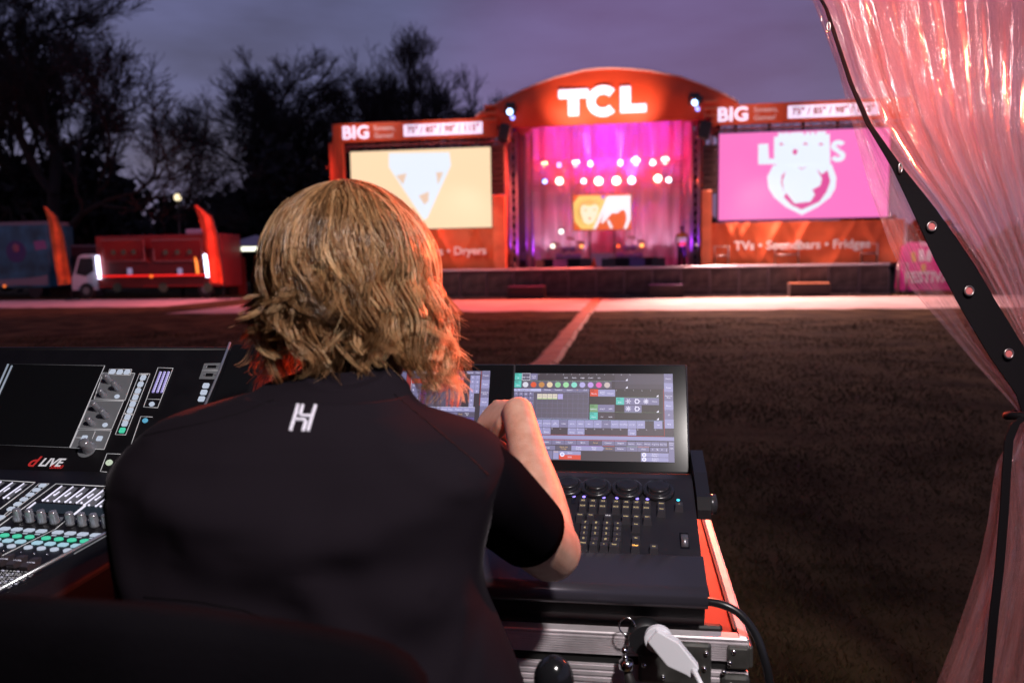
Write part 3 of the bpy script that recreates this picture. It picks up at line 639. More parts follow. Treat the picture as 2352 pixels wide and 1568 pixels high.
for xa, xb, m2, lb in ((1166, 1250, mat('purple_top', (.12, .04, .14), .4), 'low dark subwoofer box left of the cable strip before the barrier'), (1490, 1570, mat('purple_top', (.1, .1, .1)), 'low dark subwoofer box in the middle before the barrier'), (1815, 1908, mat('orange_top', (.55, .22, .12), .4), 'low dark subwoofer box with a bright top edge, rightmost')):
    a, c = aty(xa, 660, 34.2).x, aty(xb, 660, 34.2).x; t = thing('subwoofer', ((a + c) / 2, 34.2, 0), lb, 'speaker')
    b = MB(); b.box(((a + c) / 2, 34.5, .27), (c - a, .6, .52), mat('sub_black', (.028, .014, .016), .75), bev=.02); b.build('cabinet', t)
    b = MB(); b.box(((a + c) / 2, 34.5, .545), (c - a - .02, .6, .03), m2, bev=.01); b.build('lid', t)
# ---------------- inside the stage
SL, SR = -5.3, 3.15
t = thing('stage_backdrop', (-1, 43.6, DZ), 'pleated pale drapes hanging across the back of the stage', 'curtain')
def drape(x0, x1, z0, z1, Y, m, nm, amp=.14, nx=220, fr=9):
    b = MB(); vs = [[b.bm.verts.new((x0 + (x1 - x0) * i / nx, Y + amp * math.sin(i / nx * (x1 - x0) * fr + 1.2 * math.sin(i * .09)), z)) for i in range(nx + 1)] for z in (z0, (z0 + z1) / 2, z1)]
    b._new([b.bm.faces.new((vs[j][i], vs[j][i + 1], vs[j + 1][i + 1], vs[j + 1][i])) for j in range(2) for i in range(nx)], m, True); return b.build(nm, t)
drape(SL - .2, SR + .2, DZ, 9.3, 43.7, mat('drape_pale', (.60, .50, .58), .8), 'drape')
b = MB(); vs = [[b.bm.verts.new((x, y, z)) for y in (36.6, 38.5, 40.5, 43.5)] for x, z in ((SL - .15, 0), (SL - .15, 8.2))]
for sx in (SL - .25, SR + .25):
    for i in range(24):
        y0 = 36.8 + i * .28; b.face([(sx, y0, DZ), (sx + .06, y0 + .14, DZ), (sx + .06, y0 + .14, 8.2), (sx, y0, 8.2)], blkc); b.face([(sx + .06, y0 + .14, DZ), (sx, y0 + .28, DZ), (sx, y0 + .28, 8.2), (sx + .06, y0 + .14, 8.2)], blkc)
b.build('side_masking', t)
for i, (px, lb) in enumerate(((1182, 'outer left'), (1218, 'inner left'), (1596, 'inner right'), (1578, 'rear right'))):
    Yt = (37.2, 38.5, 37.2, 40.5)[i]; q = aty(px, 600, Yt); b = MB(); truss(b, (q.x, Yt, DZ), (q.x, Yt, 7.6), .3, .035, mat('truss_grey', (.5, .45, .5), .4, .4))
    tag(b.build('truss_leg'), '%s lattice leg inside the stage opening glowing purple' % lb, 'truss')
    lamp('truss_uplight', 'SPOT', (q.x + (.5 if q.x < -1 else -.5), Yt - .6, DZ + .15), (q.x, Yt, 4), 130, (.45, .05, 1), .05, 70, .6)
for z, Yt in ((6.4, 40.5), (5.55, 42.2)):
    b = MB(); truss(b, (SL + .2, Yt, z), (SR - .2, Yt, z), .3, .03, mat('truss_grey', (0, 0, 0))); tag(b.build('lighting_truss'), 'horizontal lighting truss, %s' % ('upper front one' if z > 6 else 'lower rear one'), 'truss')
Z6 = lambda zx, zy: ((1220 + zx / 3.919) * .9408, (280 + zy / 3.919) * .9408)
def fixture(zx, zy, rad, col, s, Yt, label, cat='stage light', body=True, grp='lit stage lights on the trusses', nm='stage_light'):
    q = aty(*Z6(zx, zy), Yt); d = (CAM - q).normalized(); r = rad / 3.919 * .9408 / FPX * (Yt)
    t = thing(nm, q, label, cat, grp); r = max(r - .03, .04)
    b = MB(); b.cyl(q - d * -.02, d, r, .02, glow(*col, s), 20); b.build('lens', t)
    b = MB(); b.lathe(q - d * .34, d, [(r * .5, 0), (r * 1.05, .1), (r * 1.12, .33), (r * 1.12, .355), (r * 1.02, .355), (r * 1.02, .33)], blk, 16); b.build('housing', t)
    b = MB(); b.tube([q - d * .15 + Vector((r * 1.2, 0, 0)), q - d * .15 + Vector((r * 1.2, 0, r * 1.7)), q - d * .15 + Vector((-r * 1.2, 0, r * 1.7)), q - d * .15 + Vector((-r * 1.2, 0, 0))], .018, blk, 5); b.build('yoke', t)
    return q, d
WARM = (255, 236, 214); BLU = (190, 205, 255)
warm = [(730, 466, 38, 'upper row, second from left'), (1300, 444, 44, 'upper row, right of centre'), (1585, 434, 40, 'upper row, far right'), (572, 636, 38, 'lower row, far left'), (946, 636, 42, 'lower row, left of the pair over the small screen'), (1117, 632, 43, 'lower row, right of the pair over the small screen'), (1512, 611, 39, 'lower row, far right'), (430, 475, 33, 'upper row, far left')]
for x, y, r, lb in warm:
    q, d = fixture(x, y, r, WARM if r > 34 else (255, 210, 150), 9, 41.0 if y < 500 else 41.8, 'warm white blinder lamp, ' + lb)
    lamp('blinder', 'SPOT', q + d * .12, q + d * 3 + Vector((0, 0, .5 + .6 * math.sin(x))), 600, (1, .05, .006), .1, 110, .9)
blue = [(568, 480, 26, 'upper row beside the far left warm lamp', (0, -1, 2.5)), (868, 470, 30, 'upper row left of centre', (-.5, -.6, 2.6)), (1154, 460, 30, 'upper row right of centre', (0, -.6, 2.6)), (1464, 457, 32, 'upper row between two warm lamps', (.1, -1, 2.4)), (432, 640, 26, 'lower row, far left', (-.5, -.6, 2)), (803, 636, 28, 'lower row left of the small screen', (-.5, -.6, 2)), (1262, 628, 38, 'brightest starry one right of the small screen', (0, -1.4, .3)), (1617, 625, 29, 'lower row, far right', (.6, -.7, 2))]
for x, y, r, lb, ax in blue:
    q, d = fixture(x, y, r, (235, 242, 255) if r > 27 else (120, 170, 255), 7, 40.4 if y < 500 else 41.4, 'blue white moving head lamp, ' + lb)
    a = Vector(ax); lamp('beam', 'SPOT', q + Vector((0, -.15, .12)), q + a, 9000 if 800 < x < 1200 and y < 500 else 1800, (.20, .16, 1), .04, 26, .35)
for x, y, r, c, lb in [(508, 1258, 26, WARM, 'leftmost'), (783, 1258, 22, (255, 150, 70), 'left of the drum kit'), (1134, 1256, 20, (255, 90, 40), 'right of the white riser'), (1360, 1250, 24, (255, 160, 80), 'rightmost'), (589, 1118, 28, (255, 250, 240), 'white one above the left keyboards'), (1884, 1248, 14, (255, 200, 200), 'small one by the right tower')]:
    fixture(x, y, r, c, 3.5, 39.6, 'small lit lamp standing on the stage floor, ' + lb, grp='small lamps on the stage floor')
# washes
lamp('wash', 'SPOT', (-3.6, 38.0, 7.3), (-3.8, 43.6, 6.0), 1900, (1, .005, .10), .3, 95, .8)
lamp('wash', 'SPOT', (1.7, 38.0, 7.3), (1.6, 43.6, 6.0), 1900, (1, .005, .12), .3, 95, .8)
lamp('wash', 'SPOT', (-1.0, 37.6, 7.2), (-1, 43.6, 7.6), 2800, (.30, .01, 1), .3, 80, .8)
lamp('wash', 'SPOT', (-1.0, 39, 7.2), (-1, 43.6, 5.0), 1200, (1, .01, .01), .3, 60, .8)
for x in (-4.6, -3.9, -3.1, -2.3, .2, 1.0, 1.7, 2.5): lamp('floor_wash', 'SPOT', (x, 42.9, DZ + .1), (x + .05, 43.6, 3.8), 170, (1, .55, .78), .05, 58, .7)
lamp('floor_wash', 'SPOT', (-1, 37.5, 7.0), (-1, 41, 1.4), 160, (.9, .35, 1), .2, 80, .8)
# haze of the fog machine, closed box inside the stage
hz = bpy.data.materials.new('stage_haze'); hz.use_nodes = True; t_ = hz.node_tree; t_.nodes.remove(t_.nodes['Principled BSDF'])
pv = t_.nodes.new('ShaderNodeVolumePrincipled'); pv.inputs['Density'].default_value = .065; pv.inputs['Anisotropy'].default_value = .25; pv.inputs['Color'].default_value = (.9, .9, .95, 1)
t_.links.new(pv.outputs[0], t_.nodes['Material Output'].inputs['Volume'])
b = MB(); b.box((-1.07, 40.0, 4.8), (8.1, 6.6, 6.2), hz); o = b.build('stage_smoke', loc=(-1, 40, 1.7)); tag(o, 'thin coloured smoke hanging inside the stage', kind='stuff')
# centre video screen
q0, q1 = aty(*Z6(703, 772), 40.2), aty(*Z6(1256, 1096), 40.2)
t = thing('stage_video_screen', ((q0.x + q1.x) / 2, 40.2, DZ), 'small stage screen with a yellow lion face and white shapes on orange', 'screen')
b = MB(); b.box(((q0.x + q1.x) / 2, 40.3, (q0.z + q1.z) / 2), (q1.x - q0.x + .04, .12, q0.z - q1.z + .04), blk); 
for s in (-.6, .6): b.box(((q0.x + q1.x) / 2 + s, 40.35, (q1.z + DZ) / 2), (.08, .08, q1.z - DZ), blk)
b.build('cabinet', t)
S = lambda zx, zy: (aty(*Z6(zx, zy), 40.2).x, aty(*Z6(zx, zy), 40.2).z)
b = MB(); b.box(((q0.x + q1.x) / 2, 40.22, (q0.z + q1.z) / 2), (q1.x - q0.x, .03, q0.z - q1.z), glow(238, 96, 30, 1.2)); b.build('display', t)
b = MB(); y = 40.195
def sp(pts, k, m): poly(b, [S(*p) for p in pts], y - .012 * k, m, .01)
sp([(703, 850), (760, 776), (960, 772), (1040, 790), (900, 1096), (780, 1096), (715, 1020)], 0, glow(250, 205, 110, 1.25))
cx, cy = 850, 930
for i in range(22):
    a = R(40 + i * 13.5); r1, r2 = 78, 140; sp([(cx + r1 * math.cos(a - .06), cy - r1 * math.sin(a - .06)), (cx + r2 * math.cos(a), cy - r2 * 1.0 * math.sin(a)), (cx + r1 * math.cos(a + .06), cy - r1 * math.sin(a + .06))], 1, glow(196, 120, 40, 1))
sp([(775, 890), (800, 860), (855, 880), (915, 855), (950, 890), (935, 960), (900, 1030), (850, 1050), (805, 1030), (780, 960)], 2, glow(255, 238, 205, 1.3))
for ex in (822, 905): sp([(ex - 16, 915), (ex, 903), (ex + 16, 915), (ex, 924)], 3, glow(200, 140, 80, 1))
sp([(840, 985), (882, 985), (862, 1005)], 3, glow(180, 110, 60, 1))
sp([(960, 776), (1020, 772), (990, 815)], 2, glow(120, 80, 230, 1.1))
W4 = glow(248, 246, 255, 1.3)
sp([(1030, 778), (1252, 772), (1254, 1000), (1215, 1092), (1185, 1092), (1215, 1000), (1205, 930), (1180, 905), (1120, 945), (1075, 940), (985, 1040), (970, 1035), (1000, 930), (920, 1096), (895, 1092)], 2, W4)
sp([(1025, 1015), (1045, 1005), (1082, 1080), (1062, 1092)], 3, W4); b.build('picture', t)
# riser, keyboards, drum kit
b = MB(); q = S(985, 1280); b.box((q[0], 40.4, DZ + .32), (1.15, 1.0, .64), mat('riser_white', (.6, .5, .6), .6), bev=.02); b.box((q[0], 40.2, DZ + .06), (1.5, 1.2, .12), mat('riser_white', (0, 0, 0)))
tag(b.build('stage_riser'), 'white box riser in the middle of the stage floor', 'riser')
pur = mat('drum_purple', (.35, .12, .5), .3)
def drums(cx, lbl, sd):
    g = random.Random(sd); t = thing('drum_kit', (cx, 40, DZ), lbl, 'drum kit')
    b = MB(); b.cyl((cx, 39.8, DZ + .32), (0, 1, 0), .3, .4, pur, 20); b.build('bass_drum', t)
    for dx, dz, r in ((-.45, .45, .2), (.42, .42, .22), (-.15, .78, .16), (.2, .78, .16)):
        b = MB(); b.cyl((cx + dx, 39.9, DZ + dz), (0, -.3, 1), r, .2, pur, 16); b.build('drum', t)
    for dx, dz in ((-.6, 1.15), (.6, 1.2), (.1, 1.4)):
        b = MB(); b.cyl((cx + dx, 39.9, DZ + dz), (.2, -.3, 1), .24, .012, mat('cymbal', (.8, .6, .35), .25, 1), 20); b.tube([(cx + dx, 39.9, DZ), (cx + dx, 39.9, DZ + dz)], .015, alu, 5); b.build('cymbal', t)
drums(S(660, 1200)[0], 'purple lit drum kit left of the white riser', 1); drums(S(1240, 1200)[0], 'purple lit drum kit right of the white riser', 2)
fmon = [(385, 75, 'dark'), (580, 130, 'purple faced'), (825, 110, 'dark'), (1040, 130, 'dark'), (1315, 140, 'purple faced'), (1520, 120, 'dark')]
pos = ['leftmost', 'second from left', 'third from left', 'third from right', 'second from right', 'rightmost']
for k, (x, w_, c) in enumerate(fmon):
    q = aty(*Z6(x, 1400), 37); ww = w_ / 3.919 * .9408 / FPX * 37; m = mat('mon_purple', (.14, .06, .24), .5) if 'purple' in c else mat('mon_dark', (.05, .03, .035), .6)
    b = MB(); b.prism([(q.x - ww / 2, 36.75, DZ + .01), (q.x - ww / 2, 37.2, DZ + .01), (q.x - ww / 2, 37.2, DZ + .22), (q.x - ww / 2, 36.85, DZ + .38)], (ww, 0, 0), m)
    tag(b.build('stage_monitor'), '%s floor monitor wedge on the stage edge, %s' % (c, pos[k]), 'speaker', 'floor monitors along the stage edge')
b = MB(); xa, xb = S(440, 1370)[0], S(860, 1370)[0]; b.box(((xa + xb) / 2, 38.4, DZ + .22), (xb - xa, .5, .4), blkc, bev=.02); tag(b.build('equipment_case'), 'long black case on the stage floor left of the orange cone', 'case')
b = MB(); xa, xb = S(1050, 1370)[0], S(1490, 1370)[0]; b.box(((xa + xb) / 2, 38.4, DZ + .22), (xb - xa, .5, .4), blkc, bev=.02); tag(b.build('equipment_case'), 'long black case on the stage floor right of the orange cone', 'case')
b = MB(); q = aty(*Z6(903, 1410), 36.9); b.lathe((q.x, 36.7, DZ + .01), (0, 0, 1), [(.16, 0), (.16, .03), (.12, .035), (.03, .42)], mat('cone', (.8, .07, .02), .5), 16); tag(b.build('traffic_cone'), 'small orange cone at the middle of the stage edge', 'cone')
for x, h, lb in ((1005, 1.2, 'left'), (1225, 1.3, 'right')):
    q = aty(*Z6(x, 1300), 38.2); b = MB(); b.tube([(q.x, 38.2, DZ), (q.x, 38.2, DZ + h), (q.x + .3, 38.0, DZ + h + .15)], .014, alu, 6); b.cyl((q.x, 38.2, DZ), (0, 0, 1), .13, .03, blk, 16); tag(b.build('microphone_stand'), 'thin microphone stand, %s of the two at centre stage' % lb, 'microphone stand')
# moving heads outside on towers
for (x, y, Yt, lb, ax) in ((1171, 257, 35.5, 'blue lit moving head at the left corner of the roof', (-.2, -1, -.1)), (1596, 236, 35.5, 'blue lit moving head at the right corner of the roof', (-.8, -1, -.7))):
    q = aty(x, y, Yt); d = Vector(ax).normalized(); t = thing('moving_head', q, lb, 'stage light')
    b = MB(); b.box(q - d * .25, (.32, .3, .42), blk, Matrix.Rotation(.5, 3, 'Y'), bev=.05); b.box(q + Vector((0, .3, .35)), (.4, .3, .16), blk); b.tube([q + Vector((.22, .2, .3)), q + Vector((.22, .15, -.05))], .04, blk, 6); b.tube([q + Vector((-.22, .2, .3)), q + Vector((-.22, .15, -.05))], .04, blk, 6); b.build('body', t)
    b = MB(); b.cyl(q, d, .13, .02, glow(170, 205, 255, 6), 16); b.build('lens', t); b = MB(); b.cyl(q + Vector((.12, .02, -.26)), d, .1, .02, glow(140, 150, 255, 3), 16); b.build('lens', t)
for x, y in ((1128, 262), (1631, 252)):
    q = aty(x, y, 36); b = MB()
    for i in range(3): b.box((q.x, 35.8, q.z - .3 + i * .3), (.55, .25, .1), mat('bracket_or', (.7, .2, .08), .5), bev=.02)
    b.box((q.x - .25, 35.9, q.z), (.06, .1, .8), mat('bracket_or', (0, 0, 0))); tag(b.build('bracket'), 'orange lit stacked bracket at the %s roof corner' % ('left' if x < 1300 else 'right'), 'bracket')
for x, y in ((1160, 305), (1618, 300)):
    q = aty(x, y, 35.6); b = MB(); b.box(q, (.5, .4, .75), blk, Matrix.Rotation(.2, 3, 'Y'), bev=.08, seg=2); tag(b.build('stage_lamp'), 'unlit black lamp hanging at the %s corner of the stage' % ('left' if x < 1300 else 'right'), 'stage light')
# stagehand
def small_person(loc, label):
    x, y, z = loc; t = thing('person', loc, label, 'person')
    skin = mat('skin_far', (.25, .12, .09), .6)
    b = MB(); 
    ring = lambda cx, cy, cz, rx, ry: [(cx + rx * math.cos(a), cy + ry * math.sin(a), cz) for a in [6.2832 * k / 12 for k in range(12)]]
    b.loft([ring(x, y, z + h, rx, ry) for h, rx, ry in ((.85, .17, .12), (1.0, .16, .11), (1.2, .18, .12), (1.38, .21, .11), (1.45, .12, .08), (1.5, .06, .06), (1.56, .075, .09), (1.66, .08, .1), (1.74, .06, .08), (1.77, .02, .03))], skin)
    for s in (-1, 1):
        b.tube([(x + s * .2, y, z + 1.4), (x + s * .27, y + .02, z + 1.12), (x + s * .2, y - .14, z + .92)], [.055, .045, .035], skin, 8)
        b.tube([(x + s * .09, y, z + .9), (x + s * .1, y - .02, z + .5), (x + s * .11, y + .03, z + .05)], [.085, .065, .045], skin, 8)
    b.build('body', t)
    b = MB(); b.loft([ring(x, y, z + h, rx, ry) for h, rx, ry in ((.9, .2, .15), (1.1, .19, .14), (1.3, .22, .14), (1.4, .24, .13), (1.46, .13, .09))], mat('hivis', (.75, .25, .03), .6)); 
    b.build('vest', t)
    b = MB()
    for h in (1.08, 1.2): b.loft([ring(x, y, z + h, .215, .165), ring(x, y, z + h + .06, .22, .165)], mat('reflective', (.7, .7, .7), .4, em=(.6, .55, .6), es=.5))
    b.build('reflective_band', t)
    b = MB()
    for s in (-1, 1): b.tube([(x + s * .09, y, z + .98), (x + s * .1, y - .02, z + .5), (x + s * .11, y + .03, z + .03)], [.115, .085, .07], blkc, 8)
    b.build('trousers', t); b = MB(); b.sph((x, y + .02, z + 1.69), .1, blkc, sc=(1, 1.1, .95)); b.build('hair', t)
q = aty(1566, 590, 37.0); small_person((q.x, 37.0, DZ), 'stagehand in an orange hi-vis vest standing at the right of the stage')
# pink inflatable sign on the right
Yp = 35.6; P = lambda x, y: aty(x, y, Yp)
t = thing('pink_sign', (P(2130, 600).x, Yp, 0), 'bright pink padded festival sign beyond the right end of the barriers', 'sign')
xa, xb, xc = P(2066, 600).x, P(2165, 600).x, P(2200, 600).x; zt = P(2100, 556).z
b = MB(); b.prism([(xa + .05, Yp, .15), (xa, Yp, .35), (xa + .08, Yp, zt - .2), (xa + .3, Yp, zt), (xc - .1, Yp, zt), (xc, Yp, zt - .4), (xc, Yp, .15)], (0, .5, 0), mat('pink_pad', (.80, .05, .32), .5)); b.build('pad', t)
b = MB()
for x, z, w_, h, m, r in ((.55, 1.55, .16, .42, 'y', -.2), (.85, 1.62, .22, .5, 'w', -.1), (1.15, 1.6, .22, .5, 'w', .1), (.95, 1.1, .16, .3, 'y', 0)):
    b = MB(); b.box((xa + x, Yp - .03, z), (w_, .04, h), mat('sg_' + m, (.75, .5, .1) if m == 'y' else (.8, .75, .8), .5), Matrix.Rotation(r, 3, 'Y'), bev=.015); b.build('badge', t)
b = MB(); b.text('FESTIVAL', textM(((xa + xc) / 2 + .1, Yp - .03, .68), XA, ZA), .62, mat('sg_w', (0, 0, 0)), .015, .02, 'CENTER', .82); b.build('lettering', t); b = MB(); b.text('THE', textM((xa + 1.0, Yp - .03, 2.05), XA, ZA), .28, mat('sg_w', (0, 0, 0)), .01, .01); b.build('lettering', t)
lamp('pink_sign_light', 'SPOT', (P(2120, 600).x, 33.2, 3.4), (P(2120, 600).x, Yp, 1.2), 160, (1, .8, .85), .1, 70, .7)
# ------------------------------------------------------------------ LIGHTING DESK
cbl = mat('console_black', (.012, .011, .014), .45, nsc=30, namt=.12, bump=.05, bsc=900); cgl = mat('bezel_gloss', (.008, .008, .01), .12, spec=.5)
cgr = mat('console_grey', (.045, .045, .055), .38, .2); chrome = mat('chrome', (.75, .75, .78), .15, 1)
TD = thing('lighting_console', (-.25, 1.6, .905), 'black lighting desk with two tilted touch screens standing on the flight case', 'lighting desk')
XL, XR = -.66, .133
# body side profile (Y,z)
prof = [(1.365, .975), (1.375, .925), (1.39, .905), (1.78, .905), (1.80, 1.06), (1.69, 1.098), (1.655, 1.094), (1.44, 1.008)]
b = MB(); b.prism([(XL, y, z) for y, z in prof], (XR - XL, 0, 0), cbl); b.build('body', TD)
# wrist rest
b = MB(); wr = [(1.335, .965), (1.338, .982), (1.35, .992), (1.435, 1.017), (1.44, 1.012), (1.44, .99), (1.37, .955), (1.345, .955)]
b.prism([(XL - .002, y, z) for y, z in wr], (XR - XL + .004, 0, 0), mat('wrist_rest', (.060, .054, .070), .30, .5))
bmesh.ops.bevel(b.bm, geom=[e for e in b.bm.edges if abs(e.verts[0].co.y - e.verts[1].co.y) < 1e-6 and abs(e.verts[0].co.z - e.verts[1].co.z) < 1e-6], offset=.0045, segments=3, profile=.5, affect='EDGES'); b._new(b.bm.faces, mat('wrist_rest', (0, 0, 0)), True); b.build('wrist_rest', TD)
# key deck plane
PA, PB = Vector((0, 1.655, 1.097)), Vector((0, 1.437, 1.012)); KU = (PB - PA).normalized(); KN = Vector((0, -KU.z, KU.y)); KN = KN if KN.z > 0 else -KN
kp = lambda x, y: atpl(x, y, PA, KN)
krot = Matrix((XA, -KU, KN)).transposed()
b = MB(); b.box((PA + PB) / 2 + Vector(((XL + XR) / 2, 0, 0)) - KN * .003, (XR - XL - .004, (PB - PA).length, .008), cbl, krot); b.build('key_deck', TD)
Z5 = lambda zx, zy: ((1340 + zx / 5.88) * .9408, (1140 + zy / 5.88) * .9408)
# encoders
for ex in (275, 680, 1125, 1572):
    ey = 290 + (ex - 680) * .045; q = kp(*Z5(ex, ey + 30)); t = MB()
    t.lathe(q, KN, [(.0325, 0), (.0325, .006), (.031, .009), (.027, .0105), (.0235, .0095), (.0225, .007), (.0215, .007), (.0215, .016), (.020, .0185), (.010, .0175), (.003, .017)], mat('encoder', (.016, .016, .02), .25), 36); t.build('encoder', TD)
for ex in (-130, -.5):
    q = kp(*Z5(-350 + ex * 3, 260)); t = MB(); t.lathe(q, KN, [(.0325, 0), (.0325, .006), (.027, .0105), (.0225, .007), (.0215, .016), (.010, .0175), (.003, .017)], mat('encoder', (0, 0, 0)), 24); t.build('encoder', TD)
# executor LEDs + key caps
keyc = mat('key_cap', (.035, .033, .040), .4); legend = glow(205, 180, 130, 1.0)
def key(zx, zy, w_=.0135, h_=.0125, col=legend, txt='__', lw=.006, deep=.013, wide=1):
    q = kp(*Z5(zx, zy + 8)); b = MB(); W2 = w_ * wide; bot = []; tp = []
    for sx, sy in ((-1, -1), (1, -1), (1, 1), (-1, 1)):
        bot.append(q + XA * sx * W2 * .62 + KU * sy * h_ * .62 * -1 + KU * .004); tp.append(q + XA * sx * W2 * .5 + KU * sy * h_ * .45 * -1 + KN * deep)
    b.loft([bot, tp], keyc, smooth=False)
    c = (tp[0] + tp[2]) / 2 + KN * .0004
    b.text(txt, textM(c, XA, -KU), lw, col, 0, .0002); b.build('key', TD)
for i, x in enumerate((360, 504, 646, 789, 978, 1123, 1269, 1415)):
    y = 430 + i * 5.6; q = kp(*Z5(x, y)); b = MB(); b.box(q + KU * .010, (.0085, .026, .004), cgl, krot); b.lathe(q + KN * .002, KN, [(.0034, 0), (.0034, .0006), (.001, .001)], glow(150, 130, 255, 2.2), 12); b.build('executor_led', TD)
    if i: key(x - 10, y + 105, txt='X%d' % (i + 1)); key(x - 18, y + 180, txt='X%d' % (i + 9))
q = kp(*Z5(1856, 484)); b = MB(); b.box(q + KU * .010, (.0085, .026, .004), cgl, krot); b.lathe(q + KN * .002, KN, [(.0034, 0), (.0034, .0006), (.001, .001)], glow(60, 190, 220, 2.5), 12); b.build('executor_led', TD); key(1866, 590, txt='--')
key(1612, 585, txt='Menu', lw=.004); key(1612, 665, txt='Time', lw=.004)
for x, tx in ((450, 'Down'), (600, 'Text'), (850, 'Select'), (1105, 'Assign'), (1256, 'Align'), (1412, 'Move')): key(x, 745 + (x - 450) * .035, txt=tx, lw=.0038, col=glow(230, 220, 225, 1.2) if x == 850 else legend)
rows = ['789+', '456-', '123*', '0.=/', '']
for r, y in enumerate((855, 932, 1008, 1085)):
    for c, x in enumerate((525, 680, 835, 990)): key(x - r * (9 - c), y + c * 6, txt=('789+', '456T', '123-', '0.#/')[r][c], w_=.0140, h_=.0115, lw=.0075)
for x, y, tx, wd in ((495, 1150, 'Please', 1), (640, 1160, 'X', 1), (790, 1168, 'o', 1), (940, 1176, 'Enter', 1.3), (1250, 885, 'Prev', 1), (1250, 1082, 'Esc', 1), (1505, 1205, 'Full', 1)): key(x, y, txt=tx, lw=.004, wide=wd)
key(1240, 1190, txt='Clear', lw=.005, col=glow(255, 175, 80, 2.5))
# level wheel
q = kp(*Z5(1945, 1060)); b = MB(); b.box(q - KN * .001, (.017, .045, .004), cgl, krot); b.build('wheel_slot', TD)
b = MB(); b.cyl(q + XA * -.0065 - KN * .007, XA, .0185, .013, mat('wheel_satin', (.16, .16, .18), .3, .6), 36); b.build('level_wheel', TD)
# handle / hinge at right side
q = Vector((XR + .012, 1.70, 1.05)); b = MB()
hp = [(1.80, 1.12), (1.76, 1.135), (1.66, 1.112), (1.585, 1.082), (1.562, 1.062), (1.565, 1.042), (1.59, 1.035), (1.64, 1.05), (1.79, 1.10)]
b.prism([(XR + .003, y, z) for y, z in hp], (.026, 0, 0), mat('side_cheek', (.012, .012, .014), .35)); b.build('side_cheek', TD)
b = MB(); b.cyl((XR + .026, 1.603, 1.062), XA, .020, .016, mat('hinge_knob', (.05, .05, .055), .25, .4), 28); b.cyl((XR + .038, 1.603, 1.062), XA, .012, .006, cgr, 24); b.build('hinge_knob', TD)
# monitors
MA, MBo = Vector((0, 1.849, 1.312)), Vector((0, 1.740, 1.089)); MD = (MBo - MA).normalized(); MN = Vector((0, MD.z, -MD.y)); MN = MN if MN.y < 0 else -MN
mrot = Matrix((XA, -MD, MN)).transposed(); MH = (MBo - MA).length
mp_ = lambda x, y: atpl(x, y, MA, MN)
def screen(x0, x1, nm, label, items, first):
    c = MA + MD * MH / 2 + Vector(((x0 + x1) / 2, 0, 0)) - MN * .0125
    b = MB(); b.box(c, (x1 - x0, MH, .024), cgl, mrot, bev=.002, seg=2); mo = b.build('monitor', TD); mo['label'] = label
    e = MB(); e.box(c + MN * .0002, (x1 - x0 + .004, MH + .004, .020), cgr, mrot, bev=.002); e.build('monitor_frame', mo)
    tl, tr, bl_ = items[0]
    O = mp_(*tl); ux = (mp_(*tr) - O); W_ = ux.length; b = MB(); Hh = (mp_(*bl_) - O).dot(MD)
    k = W_ / 100
    def P(u, v, z=0): return O + XA * (u * k) + MD * (v * k) + MN * (.0008 + z * .00022)
    def rect(u0, v0, u1, v1, m, z=1): b.face([P(u0, v1, z), P(u1, v1, z), P(u1, v0, z), P(u0, v0, z)], m)
    def tx(s, u, v, sz, m=None, z=6, al='CENTER'): b.text(s, textM(P(u, v, z), XA, -MD), sz * k, m or TW, 0, 0, al)
    def circ(u, v, r, m, z=4, n=20): b.face([P(u + r * math.cos(a), v - r * math.sin(a), z) for a in [6.2832 * i / n for i in range(n)]], m)
    items[1](rect, tx, circ, P, b); b.build('display', mo)
TW = glow(232, 228, 250, 1.15); D0 = glow(42, 34, 50, 1.0); D1 = glow(78, 72, 96, 1.05); D2 = glow(108, 104, 142, 1.15); D3 = glow(136, 134, 178, 1.2); D4 = glow(170, 170, 212, 1.2)
TE = glow(70, 190, 180, 1.0); OR = glow(215, 60, 28, 1.0); LN = glow(130, 160, 120, 1.0); YE = glow(235, 190, 120, 1.0); DK = glow(24, 18, 28, 1.0)
